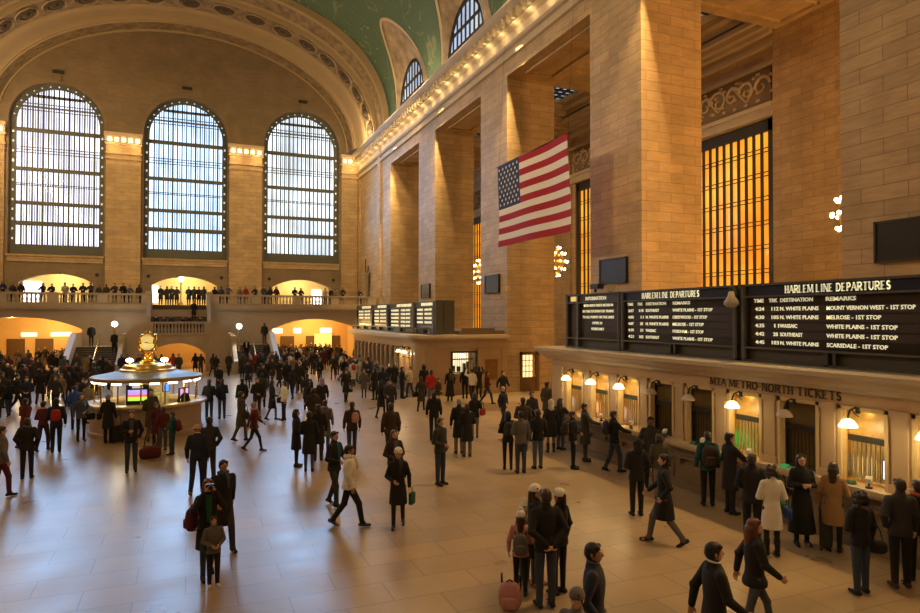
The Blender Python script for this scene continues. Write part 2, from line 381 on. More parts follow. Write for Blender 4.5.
for i, (c, hw) in enumerate(WX):
    root = empty('window_%d' % (i + 1), (0, 0, 0), kind='structure')
    yb = YW + .75
    zf = seg_arch(c, hw, 22.4, hw)
    def span(off):        # inner half width and arch for an inset outline
        return hw - off, seg_arch(c, hw - off, 22.4, hw - off)
    q = MB(); n = 40      # the panes, one sheet of glass behind the iron
    pts = [(c - hw, 10.2), (c + hw, 10.2)] + [(c + hw * cos(pi * k / n), 22.4 + hw * sin(pi * k / n)) for k in range(n + 1)]
    q.face([(x, yb + .1, z) for x, z in pts]); q.build('pane', GL[i], root)
    q = MB()              # border band with small square holes = dark strip with bright studs
    inn = .62
    n = 40
    for y0, y1 in ((yb - .12, yb + .06),):
        O = [(c + hw * cos(pi * k / n), 22.4 + hw * sin(pi * k / n)) for k in range(n + 1)]
        I = [(c + (hw - .48) * cos(pi * k / n), 22.4 + (hw - .48) * sin(pi * k / n)) for k in range(n + 1)]
        q.grid([[(x, y0, z) for x, z in O], [(x, y0, z) for x, z in I], [(x, y1, z) for x, z in I]], smooth=False)
        for s_ in (-1, 1):
            a, b_ = sorted((c + s_ * hw, c + s_ * (hw - .48))); q.box(a, b_, y0, y1, 10.2, 22.4)
        q.box(c - hw, c + hw, y0 - .03, y1, 10.15, 11.1)
    q.build('window_frame', FRAME_W, root)
    q = MB()
    for zz in [11.6 + .9 * k for k in range(12)]:
        for s_ in (-1, 1):
            q.box(c + s_ * (hw - .24) - .07, c + s_ * (hw - .24) + .07, yb - .14, yb - .125, zz - .1, zz + .1)
    for k in range(1, 16):
        t = pi * k / 16; q.box(c + (hw - .24) * cos(t) - .06, c + (hw - .24) * cos(t) + .06, yb - .14, yb - .125, 22.4 + (hw - .24) * sin(t) - .06, 22.4 + (hw - .24) * sin(t) + .06)
    q.build('border_light', CLG0, root)
    q = MB(); nb = 15; iw = hw - .48; za = seg_arch(c, iw, 22.4, iw)
    for k in range(1, nb + 1):
        x = c - iw + 2 * iw * k / (nb + 1); w_ = .065 if k % 5 else .085
        q.box(x - w_, x + w_, yb - .1, yb + .02, 11.1, za(x))
        q.box(x + .2 - .03, x + .2 + .03, yb + .0, yb + .06, 11.1, za(min(max(x + .2, c - iw), c + iw)))
    q.build('mullion', FRAME_W, root)
    q = MB()
    for zz, h in ((21.75, .18), (18.1, .17), (14.95, .17), (13.05, .2)):
        q.box(c - iw, c + iw, yb - .16, yb + .04, zz - h, zz + h)
    for zz in (23.9, 24.0, 23.65, 24.25, 19.9, 20.15, 19.65, 16.6, 16.75):
        lim = math.sqrt(max(0, iw * iw - max(0, zz - 22.4) ** 2)); q.box(c - lim, c + lim, yb - .06, yb + .03, zz - .035, zz + .035)
    lim = math.sqrt(iw * iw - 2.6 ** 2); q.box(c - lim, c + lim, yb - .1, yb + .03, 24.85, 25.1)
    q.build('transom', FRAME_W, root)

# ---- splayed arch over the end wall: concentric bands
def ell(a, c_, n, t):
    s_ = lambda v: math.copysign(abs(v) ** (2.0 / n), v)
    return a * s_(cos(t)), 22.3 + c_ * s_(sin(t))
def ring(q, prof, m=0, nseg=72, smooth=False):
    q.grid([[(ell(a, c_, n, pi * k / nseg)[0], y, ell(a, c_, n, pi * k / nseg)[1]) for k in range(nseg + 1)] for y, a, c_, n in prof], m, smooth)
arch = empty('ceiling_arch', (0, 0, 0), kind='structure')
PL = mat('arch_plaster', (0.40, 0.295, 0.165), 0.65, noise=.1, nscale=.6)
q = MB(); ring(q, [(70.2, 15.9, 10.35, 2), (69.9, 15.9, 10.35, 2), (69.85, 16.0, 10.42, 2)]); ring(q, [(68.3, 16.2, 10.5, 2), (68.25, 16.3, 10.6, 2), (68.0, 16.3, 10.6, 2), (67.95, 16.45, 10.65, 2)])
ring(q, [(67.95, 16.45, 10.65, 2), (67.0, 16.6, 10.72, 2.02), (66.2, 16.72, 10.75, 2.04), (65.6, 16.85, 10.76, 2.06)], smooth=True)
ring(q, [(65.6, 16.85, 10.76, 2.06), (65.55, 16.95, 10.85, 2.06), (65.35, 16.95, 10.85, 2.06)])
ring(q, [(63.0, 17.1, 11.0, 2.1), (62.95, 17.0, 10.92, 2.1), (62.75, 17.0, 10.92, 2.1), (62.7, 17.3, 11.3, 2.12), (62.35, 17.35, 11.35, 2.15)])
ring(q, [(61.15, 17.6, 11.75, 2.25), (61.1, 17.5, 11.7, 2.25), (60.85, 17.55, 11.8, 2.28), (60.8, 18.0, 12.2, 2.4)])
q.build('arch_band', PL, arch)
q = MB(); ring(q, [(69.85, 16.0, 10.42, 2), (68.3, 16.2, 10.5, 2)]); ring(q, [(62.35, 17.35, 11.35, 2.15), (61.15, 17.6, 11.75, 2.25)])
ring(q, [(65.35, 16.95, 10.85, 2.06), (63.0, 17.1, 11.0, 2.1)]); q.build('ornament_band', [mat('fretwork_plaster', (0.26, .19, .11), .75, noise=.9, nscale=1.7, bump=1)], arch)
ros = mat('rosette_plaster', (0.085, 0.06, 0.035), .7, noise=.7, nscale=4, bump=1)
NR = 19
for k in range(NR):
    t = pi * (k + .5) / NR; x, z = ell(17.0, 10.9, 2.08, t); x2, z2 = ell(17.0, 10.9, 2.08, t + .01)
    tan = Vector((x2 - x, 0, z2 - z)).normalized(); nr = Vector((-tan.z, 0, tan.x))
    if nr.dot(Vector((-x, 0, 22 - z))) < 0: nr = -nr
    q = MB(); O = Vector((x, 64.2, z)); yv = Vector((0, 1, 0))
    for r0, r1, h0, h1, mi in ((1.06, 1.0, .0, .1, 1), (1.0, .94, .1, .0, 1), (.94, .62, -.02, .08, 0), (.62, .4, .08, -.02, 0), (.4, .22, .0, .14, 0), (.22, .01, .14, .2, 0)):
        q.grid([[tuple(O + (tan * cos(2 * pi * j / 16) * r_ + yv * sin(2 * pi * j / 16) * r_ * (1 + .08 * (j % 2))) + nr * h) for j in range(16)] for r_, h in ((r0, h0), (r1, h1))], mi, False, True)
    q.build('rosette', [ros, PL], arch)

# ---- the green vault with lunettes over every bay
NV = 2.4; VA, VC = 18.0, 12.2
def vault_pt(t): return ell(VA, VC, NV, t)       # t=0 right spring
BAYS = [(.5 * (a[1] + b_[0]), .5 * (b_[0] - a[1])) for a, b_ in zip(PIERS[:-1], PIERS[1:])]
TT = 0.62        # parameter of the lunette tip on the vault
def lun_half(hw, t):
    u = min(1, max(0, t / TT)); return (hw * 1.12) * math.sqrt(max(0, 1 - u ** 1.35)) * (1 - .12 * u)
def vault_mat():
    m, nt, b = nodes('green_starry_vault'); N = nt.nodes.new; L = nt.links.new
    g = N('ShaderNodeNewGeometry'); n = N('ShaderNodeTexNoise'); n.inputs['Scale'].default_value = .22; n.inputs['Detail'].default_value = 3; n.inputs['Distortion'].default_value = 1.2
    L(g.outputs['Position'], n.inputs['Vector'])
    a = N('ShaderNodeMath'); a.operation = 'SUBTRACT'; a.inputs[1].default_value = .5; L(n.outputs['Fac'], a.inputs[0])
    a2 = N('ShaderNodeMath'); a2.operation = 'ABSOLUTE'; L(a.outputs[0], a2.inputs[0])
    r = N('ShaderNodeMapRange'); r.inputs[1].default_value = 0; r.inputs[2].default_value = .012; r.inputs[3].default_value = .5; r.inputs[4].default_value = 0; L(a2.outputs[0], r.inputs[0])
    n2 = N('ShaderNodeTexNoise'); n2.inputs['Scale'].default_value = 1.1; n2.inputs['Detail'].default_value = 6; L(g.outputs['Position'], n2.inputs['Vector'])
    mu = N('ShaderNodeMath'); mu.operation = 'MULTIPLY'; L(r.outputs[0], mu.inputs[0]); L(n2.outputs['Fac'], mu.inputs[1])
    v = N('ShaderNodeTexVoronoi'); v.inputs['Scale'].default_value = .8; L(g.outputs['Position'], v.inputs['Vector'])
    vr = N('ShaderNodeMapRange'); vr.inputs[1].default_value = .06; vr.inputs[2].default_value = .1; vr.inputs[3].default_value = .8; vr.inputs[4].default_value = 0; L(v.outputs['Distance'], vr.inputs[0])
    mm = N('ShaderNodeMath'); mm.operation = 'MAXIMUM'; L(mu.outputs[0], mm.inputs[0]); L(vr.outputs[0], mm.inputs[1])
    base = N('ShaderNodeMix'); base.data_type = 'RGBA'; base.inputs[6].default_value = (.08, .135, .08, 1); base.inputs[7].default_value = (.105, .175, .10, 1); L(n2.outputs['Fac'], base.inputs[0])
    mx = N('ShaderNodeMix'); mx.data_type = 'RGBA'; mx.inputs[7].default_value = (.55, .5, .25, 1); L(base.outputs[2], mx.inputs[6]); L(mm.outputs[0], mx.inputs[0])
    L(mx.outputs[2], b.inputs['Base Color']); b.inputs['Roughness'].default_value = .7
    return m
GREEN = vault_mat()
q = MB(); NT = 28; t0 = 0.0
ts = [TT * (k / NT) for k in range(NT + 1)]
edges = [60.8]
def strip(Y0f, Y1f, sx):
    q.grid([[(sx * vault_pt(t)[0], Y0f(t) + (Y1f(t) - Y0f(t)) * s_ / 6, vault_pt(t)[1]) for s_ in range(7)] for t in ts], 0, True)
for sx in (1, -1):
    bs = sorted(BAYS); lo = [(-9.0, None)] + [(None, b_) for b_ in bs] + [(60.8, None)]
    for i in range(len(bs) + 1):
        L0 = (lambda t: -9.0) if i == 0 else (lambda t, B=bs[i - 1]: B[0] + lun_half(B[1], t))
        L1 = (lambda t: 60.8) if i == len(bs) else (lambda t, B=bs[i]: B[0] - lun_half(B[1], t))
        strip(L0, L1, sx)
tc_ = [TT + (pi - 2 * TT) * k / 40 for k in range(41)]
q.grid([[(vault_pt(t)[0], -9 + 69.8 * s_ / 40, vault_pt(t)[1]) for s_ in range(41)] for t in tc_], 0, True)
q.build('ceiling', GREEN, kind='structure')
CARV = mat('carved_lunette_plaster', (0.36, .27, .18), .8, noise=.75, nscale=1.3, bump=1)
lroot = empty('ceiling_lunettes', (0, 0, 0), kind='structure')
CLG = window_glass('clerestory_glass', (0.50, 0.68, 0.95), 0.62)
wn = 4
for sx in (1, -1):
    for bc, bh in BAYS:
        # boundary on the vault, from one foot over the tip to the other, joined to the window arch in the wall
        n = 36; A = []; B = []
        for k in range(n + 1):
            s_ = 2.0 * k / n - 1; t = TT * (1 - abs(s_) ** 1.6); x, z = vault_pt(t); yy = math.copysign(lun_half(bh, t), s_)
            A.append(Vector((sx * x, bc + yy, z)))
            an = pi * (1 - k / n); wr = 3.0
            B.append(Vector((sx * 18.2, bc - wr * cos(an) * -1 if False else bc + wr * (-cos(an)) * 1, 23.4 + 3.2 * abs(sin(an)))))
        # B runs from one foot to the other the same way as A
        B = [Vector((sx * 17.95, bc + 3.25 * (-cos(pi * k / n)), 23.2 + 3.7 * sin(pi * k / n))) for k in range(n + 1)]
        q = MB(); rows = []
        for j in range(9):
            u = j / 8; rows.append([tuple(A[k].lerp(B[k], u) + Vector((0, 0, .55 * sin(pi * u) * (1 - abs(2 * k / n - 1))))) for k in range(n + 1)])
        q.grid(rows, 0, True)
        q.grid([[tuple(A[k] + Vector((-sx * .03, 0, -.03))) for k in range(n + 1)], [tuple(A[k] + Vector((sx * .12, (-.2 if k < n / 2 else .2) * -1, -.22))) for k in range(n + 1)]], 1, False)
        q.build('lunette', [CARV, mat('gold_rib', (.62, .5, .3), .5)], lroot)
        if bc < 20 and sx > 0 and bc < 10: continue
        wroot = empty('window_%d' % wn, (0, 0, 0), kind='structure'); wn += 1
        q = MB(); q.face([(sx * 18.1, bc + 3.2 * -cos(pi * k / n), 23.2 + 3.6 * sin(pi * k / n)) for k in range(n + 1)] + [(sx * 18.1, bc + 3.2, 22.0), (sx * 18.1, bc - 3.2, 22.0)]); q.build('pane', CLG, wroot)
        q = MB(); n2 = 24
        O = [(bc + 3.25 * -cos(pi * k / n2), 23.2 + 3.7 * sin(pi * k / n2)) for k in range(n2 + 1)]; I = [(bc + 3.02 * -cos(pi * k / n2), 23.2 + 3.42 * sin(pi * k / n2)) for k in range(n2 + 1)]
        q.grid([[(sx * 17.94, y, z) for y, z in O], [(sx * 17.94, y, z) for y, z in I], [(sx * 18.08, y, z) for y, z in I]], 0, False)
        for k in range(1, 8):
            y = bc - 3.02 + 6.04 * k / 8; h = 23.2 + 3.42 * math.sqrt(1 - ((y - bc) / 3.02) ** 2); a, b_ = sorted((sx * 17.97, sx * 18.06)); q.box(a, b_, y - .06, y + .06, 22.0, h)
        for zz in (23.9, 25.1):
            w_ = 3.02 * math.sqrt(max(0, 1 - max(0, (zz - 23.2) / 3.42) ** 2)); a, b_ = sorted((sx * 17.95, sx * 18.07)); q.box(a, b_, bc - w_, bc + w_, zz - .09, zz + .09)
        q.build('window_frame', BRONZE, wroot)
# closing wall strip between cornice and vault foot
q = MB()
for sx in (1, -1):
    a, b_ = sorted((18.4 * sx, 20.5 * sx)); q.box(a, b_, -9, 61, 23.0, 30)
q.build('wall_attic', STONE, kind='structure')
# wall behind the viewer (east)
q = MB(); q.box(-30, 30, -9.6, -9.0, 0, 36); q.build('wall_front', STONE, kind='structure')

# ================================================================== SIDE AISLE on the right
ais = empty('wall_aisle', (0, 0, 0), kind='structure')
XB = 29.5
wins = [(.5 * (a[1] + b_[0]), 3.75) for a, b_ in zip(PIERS[:-1], PIERS[1:])] + [(66.0, 4.2)]
q = MB(); ys = [-9.0]
for c, hw in wins: ys += [c - hw, c + hw]
ys.append(80)
for k in range(0, len(ys) - 1):
    a, b_ = ys[k], ys[k + 1]
    if k % 2 == 0: q.box(XB, XB + .8, a, b_, 0, 24)
    else: q.box(XB, XB + .8, a, b_, 15.4, 24); q.box(XB, XB + .8, a, b_, 0, 2.6)
q.build('aisle_wall', STONE, ais)
for a, b_ in PIERS: q = MB(); q.box(XB - .25, XB, a + .05, b_ + .3, 0, 20.0); q.build('pilaster', STONE, ais)
q = MB()
for z0, z1, d in ((15.4, 15.65, .35), (15.65, 15.95, .2), (15.95, 16.2, .3), (18.25, 18.4, .3), (18.4, 18.55, .2), (19.3, 19.5, .3), (19.5, 19.9, .15), (19.9, 20.15, .5), (20.15, 20.45, .8), (20.45, 20.7, 1.1)):
    for (a, b_), (c, d_) in zip(PIERS[:-1], PIERS[1:]): q.box(XB - d, XB, b_ + .3, c + .05, z0, z1)
    q.box(XB - d, XB, 61.5, 80, z0, z1)
q.build('entablature', STONE_PALE, ais)
q = MB()
for c, hw in wins:       # carved scroll frieze: wreaths and volutes in relief
    q.box(XB - .1, XB, c - hw, c + hw, 16.3, 18.2, 1)
    nS = 7
    for k in range(nS):
        yc = c - hw + .6 + (2 * hw - 1.2) * k / (nS - 1); zc = 17.25; s_ = 1 if k % 2 else -1
        R0 = .78 if k == nS // 2 else .62
        pts = [(XB - .17, yc + s_ * R0 * (1 - u / 14) * cos(u * .62), zc + R0 * (1 - u / 14) * sin(u * .62)) for u in range(14)]
        q.tube(pts, [.1 * (1 - u / 22) for u in range(14)], 6, 0)
        if k < nS - 1: q.tube([(XB - .15, yc, zc - .6 * s_), (XB - .15, yc + .55, zc), (XB - .15, yc + 1.05, zc + .6 * s_)], .07, 6, 0)
        for j in range(5): an = j * 1.257 + k; q.ball((XB - .14, yc + .95 * cos(an) * .9, zc + .78 * sin(an)), .13, 6, 4, 0, (.6, 1.3, .8))
q.build('frieze_relief', [mat('frieze_stone', (.42, .3, .17), .65), mat('frieze_ground', (.2, .135, .075), .8)], ais)
# orange-lit bronze grille windows
OG = None
def orange_glass():
    m, nt, b = nodes('amber_lit_glass'); N = nt.nodes.new; L = nt.links.new
    g = N('ShaderNodeNewGeometry'); n = N('ShaderNodeTexNoise'); n.inputs['Scale'].default_value = .45; n.inputs['Detail'].default_value = 4; L(g.outputs['Position'], n.inputs['Vector'])
    cr = N('ShaderNodeValToRGB'); cr.color_ramp.elements[0].position = .35; cr.color_ramp.elements[0].color = (.72, .2, .006, 1)
    cr.color_ramp.elements[1].position = .68; cr.color_ramp.elements[1].color = (1, .40, .03, 1); L(n.outputs['Fac'], cr.inputs[0])
    L(cr.outputs[0], b.inputs['Emission Color']); b.inputs['Emission Strength'].default_value = 1.3
    b.inputs['Base Color'].default_value = (.25, .14, .05, 1); b.inputs['Roughness'].default_value = .12
    return m
OG = orange_glass()
for i, (c, hw) in enumerate(wins):
    root = empty('window_%d' % (wn), (0, 0, 0), kind='structure'); wn += 1
    q = MB(); q.face([(XB + .32, c - hw, 2.6), (XB + .32, c + hw, 2.6), (XB + .32, c + hw, 15.4), (XB + .32, c - hw, 15.4)]); q.build('pane', OG, root)
    q = MB(); q.box(XB + .1, XB + .3, c - hw, c - hw + .4, 2.6, 15.4); q.box(XB + .1, XB + .3, c + hw - .4, c + hw, 2.6, 15.4); q.box(XB + .1, XB + .3, c - hw, c + hw, 14.75, 15.4); q.box(XB + .1, XB + .3, c - hw, c + hw, 2.6, 3.2)
    q.build('window_frame', BRONZE, root)
    q = MB(); nb = 12
    for k in range(1, nb): y = c - hw + .4 + (2 * hw - .8) * k / nb; q.box(XB + .2, XB + .3, y - .075, y + .075, 3.2, 14.75)
    for k in range(8):
        z = 4.3 + k * 1.35
        for dz in (-.11, .11): q.box(XB + .19, XB + .24, c - hw + .4, c + hw - .4, z + dz - .025, z + dz + .025)
    q.build('mullion', BRONZE, root)
# aisle ceiling: wide panelled beams at the piers, laylights between
ac = empty('ceiling_aisle', (0, 0, 0), kind='structure')
q = MB()
for a, b_ in PIERS:
    q.box(20.5, XB, a, b_ + .05, 19.98, 24)
    for m0, m1, n0, n1 in ((21.3, 28.7, a + .7, a + .82), (21.3, 28.7, b_ - .82, b_ - .7), (21.3, 21.42, a + .7, b_ - .7), (28.58, 28.7, a + .7, b_ - .7)): q.box(m0, m1, n0, n1, 19.86, 19.99)
q.box(20.5, XB + .8, -9, 80, 22.0, 24)
q.build('aisle_beam', STONE_PALE if False else STONE, ac)
q = MB()
for (a, b_), (c, d) in zip(PIERS, PIERS[1:] + [(80, 81)]):
    for dz, w_ in ((20.9, 1.0), (21.3, 1.5), (21.7, 2.0)):
        q.box(20.5, 20.5 + w_, b_, c, dz, dz + .4); q.box(XB - w_, XB, b_, c, dz, dz + .4); q.box(20.5, XB, b_, b_ + w_ * .6, dz, dz + .4); q.box(20.5, XB, c - w_ * .6, c, dz, dz + .4)
q.build('coffer_moulding', STONE_PALE, ac)
q = MB(); q2 = MB()
for (a, b_), (c, d) in zip(PIERS, PIERS[1:] + [(74, 81)]):
    q.face([(22.4, b_ + 1.1, 21.96), (27.6, b_ + 1.1, 21.96), (27.6, c - 1.1, 21.96), (22.4, c - 1.1, 21.96)])
    L_ = c - b_ - 2.2
    for k in range(9): x = 22.4 + 5.2 * k / 8; q2.box(x - .09, x + .09, b_ + 1.1, c - 1.1, 21.84, 21.95)
    for k in range(10): y = b_ + 1.1 + L_ * k / 9; q2.box(22.4, 27.6, y - .09, y + .09, 21.82, 21.95)
q.build('laylight_glass', window_glass('laylight_glass', (.6, .75, .9), .45), ac); q2.build('laylight_frame', BLACK, ac)
q = MB(); q.box(17.3, 31, 79.5, 80, 0, 24); q.build('wall_aisle_end', STONE, kind='structure')
q = MB(); q.box(-30, -29.4, -9, 80, 0, 24); q.box(-29.5, -17.3, -9, 80, 21.5, 22); q.build('wall_aisle_left', STONE, kind='structure')
# ================================================================== WEST BALCONY, ARCHES BELOW, GRAND STAIR
YB = 60.3
WARMWALL = mat('warm_passage_wall', (0.62, 0.44, 0.2), 0.6, noise=.1, nscale=.7)
bal = empty('wall_balcony', (0, 0, 0), kind='structure')
arch_wall('balcony_wall', YB + .15, -17.3, 17.3, 0, 5.0, [(-12.1, 4.2, 0, 3.4, .95), (-.75, 2.6, 0, 1.6, .65), (10.95, 4.1, 0, 3.2, 1.0)], 1.3, STONE_GREY, bal)
q = MB()
OPN = (-3.05, 1.8)                           # gap in the balcony for the upper flight
for a, b_ in ((-17.3, OPN[0]), (OPN[1], 17.3)):
    q.box(a, b_, YB - .12, YB + 1.0, 4.95, 5.1); q.box(a, b_, YB - .22, YB + 1.0, 5.1, 5.42)
    q.box(a, b_, YB - .02, YB + .33, 5.42, 5.55); q.box(a, b_, YB - .05, YB + .36, 6.18, 6.34)
q.build('balcony_ledge', STONE_GREY, bal)
def baluster_run(q, a, b_, y, z0, z1, step=.27):
    n = max(1, int((b_ - a) / step)); st = (b_ - a) / n
    for k in range(n):
        x = a + (k + .5) * st; h = z1 - z0
        q.lathe([(.05, 0), (.09, .02 * h), (.06, .1 * h), (.1, .35 * h), (.05, .75 * h), (.085, .95 * h), (.06, h)], (x, y, z0), 6)
q = MB()
def rail_bays(a, b_, y, z0, z1):
    x = a
    while x < b_ - .5:
        e = min(x + 3.5, b_)
        q.box(x, x + .75, y - .17, y + .17, z0, z1)
        baluster_run(q, x + .8, e - .05, y, z0, z1); x = e
    q.box(b_ - .45, b_, y - .17, y + .17, z0, z1)
rail_bays(-17.3, OPN[0], YB + .15, 5.55, 6.18); rail_bays(OPN[1], 17.3, YB + .15, 5.55, 6.18)
q.build('balustrade', mat('balustrade_marble', (.46, .37, .27), .5, noise=.12, nscale=2), bal)
q = MB()
for a, b_ in ((-17.3, OPN[0]), (OPN[1], 17.3)): q.box(a, b_, YB + .3, 80, 5.2, 5.42)
q.box(OPN[0], OPN[1], YB + 2.2, 80, 5.2, 5.42)
q.build('floor_balcony', MARBLE, kind='structure')
# passages behind: lower level and balcony level
q = MB()
q.box(-17.3, 17.3, 69.4, 69.9, 0, 5.0); 
for x in (-17.5, -6.6, 5.9, 15.9): q.box(x, x + .3, YB + 1.5, 69.4, 0, 5.2)
for x in (-3.8, 2.2): q.box(x, x + .3, YB + 1.5, 69.4, 0, 5.2)
q.build('wall_passage', WARMWALL, kind='structure')
q = MB(); q.box(-17.6, 17.6, 76, 76.4, 5.4, 10.5); q.box(-17.6, 17.6, YW + 1, 76, 9.3, 9.6)
for x in (-16.6, -6.6, -5, 4.3, 6, 15.9): q.box(x, x + .3, YW + 1, 76, 5.4, 9.4)
q.build('wall_upper_passage', mat('cream_passage_wall', (.8, .66, .36), .6), kind='structure')
PASS = (1.0, .58, .17)
for x, e in ((-12, 1300), (-.75, 600), (10.65, 1500)): 
    point('passage_light', (x - 1.2, 63.2, 3.6 if abs(x) > 2 else 1.6), e * .35, PASS, .25); point('passage_light', (x + 1.2, 66.6, 3.7), e * .4, PASS, .25)
for x in (-11.3, -.25, 11.2): point('upper_passage_light', (x, 73.6, 8.2), 330, (1, .80, .42), .25)
# small lights and shop fronts down the lower passages
q = MB()
for x, w_ in ((-13.2, 1.2), (-10.7, 1.6), (-8.2, .9)): q.box(x - w_ / 2, x + w_ / 2, 69.25, 69.38, 2.6, 2.95)
for x, w_ in ((8.6, 1.0), (10.6, .8), (13.6, 1.2)): q.box(x - w_ / 2, x + w_ / 2, 69.25, 69.38, 2.7, 3.2)
o = q.build('lit_shop_sign', mat('lit_sign_white', (1, .9, .65), .4, emit=1.3), bpy.data.objects['wall_passage'])
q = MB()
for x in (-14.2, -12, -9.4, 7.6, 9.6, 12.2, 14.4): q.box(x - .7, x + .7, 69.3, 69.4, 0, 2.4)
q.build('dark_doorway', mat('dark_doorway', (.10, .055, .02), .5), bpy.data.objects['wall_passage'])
q = MB(); q.box(12.4, 14.2, 69.2, 69.38, .2, 2.6); q.build('bright_doorway', mat('bright_passage', (1, .62, .2), .5, emit=.9), bpy.data.objects['wall_passage'])
for x, z, sx_, sz in ((-14.2, 6.7, .75, 1.2),):
    q = MB(); q.box(x - sx_, x + sx_, 75.8, 75.98, z - sz, z + sz); q.build('bright_window', mat('bright_daylit_panel', (.95, .95, 1), .4, emit=2.2), bpy.data.objects['wall_upper_passage'])
for x, z in ((-3.4, 6.8), (13.8, 6.6)):
    q = MB(); q.box(x - .5, x + .5, 75.8, 75.98, z - .9, z + .9); q.build('bright_window', _M['bright_daylit_panel'], bpy.data.objects['wall_upper_passage'])

# ---- grand stair
st = empty('trim_stair', (0, 0, 0), kind='structure')
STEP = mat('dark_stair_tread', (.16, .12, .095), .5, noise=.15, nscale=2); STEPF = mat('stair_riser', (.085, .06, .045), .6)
YL = 56.0; ZL = 3.05                        # landing front, landing level
q = MB()
n = 14
for k in range(n):                             # upper flight, balcony down to landing
    z = ZL + (5.42 - ZL) * (k + 1) / n; y = 58.1 + 4.4 * k / n
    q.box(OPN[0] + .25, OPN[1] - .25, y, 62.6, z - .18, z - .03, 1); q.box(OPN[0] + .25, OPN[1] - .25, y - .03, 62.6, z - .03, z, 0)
q.build('upper_flight', [STEP, STEPF], st)
q = MB()
for x in (OPN[0], OPN[1] - .25): q.prism([(57.9, 0), (62.6, 0), (62.6, 6.34), (60.1, 6.34), (57.9, 4.35)], 'x', x, x + .25)
q.box(OPN[0] - .2, OPN[0] + .3, YB - .25, YB + .4, 4.9, 6.55); q.box(OPN[1] - .3, OPN[1] + .2, YB - .25, YB + .4, 4.9, 6.55)
q.box(-4.7, 3.4, YL + .3, 60.4, ZL - .25, ZL)
for x0 in (-7.85, 3.45): q.box(x0, x0 + 3.1, 57.6, 60.4, 1.85, 2.05)
q.build('landing', STONE_GREY, st)
arch_wall('landing_wall', YL, -2.85, 1.65, 0, ZL, [(-.75, 2.1, 0, 1.45, .85)] , .5, STONE_GREY, st)
q = MB()
q.box(-2.85, 1.65, YL - .1, YL + .45, ZL - .08, ZL + .06); q.box(-2.85, 1.65, YL - .06, YL + .36, ZL + .8, ZL + .95)
q.box(-2.9, -2.45, YL - .05, YL + .4, ZL, ZL + .85); q.box(1.25, 1.7, YL - .05, YL + .4, ZL, ZL + .85)
baluster_run(q, -2.45, 1.25, YL + .15, ZL + .06, ZL + .8, .24)
for s_, xa, xb in ((-1, -2.85, -4.75), (1, 1.65, 3.4)):         # raking parapets of the return flights
    q.prism([(xa, 0), (xa, ZL + .95), (xa + (xb - xa) * .4, ZL + .7), (xb, 2.75), (xb, 0)][::s_], 'y', YL + .02, YL + .38)
q.build('landing_parapet', mat('balustrade_marble', (0, 0, 0)), st)
q = MB()
for x in (-4.75, 3.4):
    q.box(x - .12, x + .36, YL - .15, YL + .5, 0, 2.85)
    q.prism([(YL + .3, 0), (YL + .3, 2.7), (57.8, 2.95), (60.2, 2.95), (60.2, 0)], 'x', x, x + .25)
for x, xe in ((-7.95, -8.15), (6.55, 6.75)):      # sloping outer walls of the lower flights
    q.prism([(52.9, 0), (52.9, .95), (53.4, 1.1), (57.4, 3.1), (60.3, 3.1), (60.3, 0)], 'x', min(x, xe) - .1, max(x, xe) + .1)
for x in (-4.75, 3.4): q.prism([(52.9, 0), (52.9, .95), (53.4, 1.1), (56.0, 2.4), (56.0, 0)], 'x', x - .05, x + .25)
q.build('stair_wall', mat('pale_stair_marble', (.55, .45, .32), .4, noise=.1), st)
q = MB(); n = 13
for x0 in (-7.85, 3.6):
    for k in range(n):
        z = 2.05 * (k + 1) / n; y = 53.2 + 4.4 * k / n
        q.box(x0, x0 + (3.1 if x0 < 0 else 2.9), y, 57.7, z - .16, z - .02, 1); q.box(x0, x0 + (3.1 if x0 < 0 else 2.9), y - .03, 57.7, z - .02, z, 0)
q.build('lower_flight', [STEP, STEPF], st)
q = MB()
for x in (-6.3, 5.05):
    q.tube([(x, 53.0, .9), (x, 53.3, 1.0), (x, 57.6, 2.95), (x, 58.2, 2.95)], .05, 8)
    for y, z in ((53.3, .05), (54.8, .8), (56.3, 1.5), (57.6, 2.05)): q.cyl(x, y, z, z + .92, .03, n=6)
q.build('handrail', BRASS, st)

# ---- lamp posts of the stair
GLOBE = mat('glowing_globe', (1, .95, .82), .4, emit=14, ecol=(1.0, .93, .78))
def lamp_post(loc, h, label):
    r = empty('lamp_post', loc, 0, label, 'lamp post', 'globe lamp posts on the grand stair')
    q = MB(); q.lathe([(.0, 0), (.2, 0), (.2, .1), (.09, .25), (.055, .4), (.045, h - .3), (.1, h - .22), (.05, h - .16)], n=10); q.build('pole', BRASS, r)
    q = MB(); q.ball((0, 0, h + .02), .22, 12, 8); q.build('globe', GLOBE, r)
    point('lamp_post_light', (loc[0], loc[1] - .3, loc[2] + h + .05), 90, (1, .88, .66), .2)
lamp_post((-5.3, 57.9, 2.05), 1.75, 'globe lamp post beside the top of the left stair flight')
lamp_post((3.95, 56.6, 1.5), 2.1, 'globe lamp post rising from the right stair flight')
lamp_post((-.55, 62.9, 5.42), 2.3, 'bright globe lamp post at the head of the central upper flight')

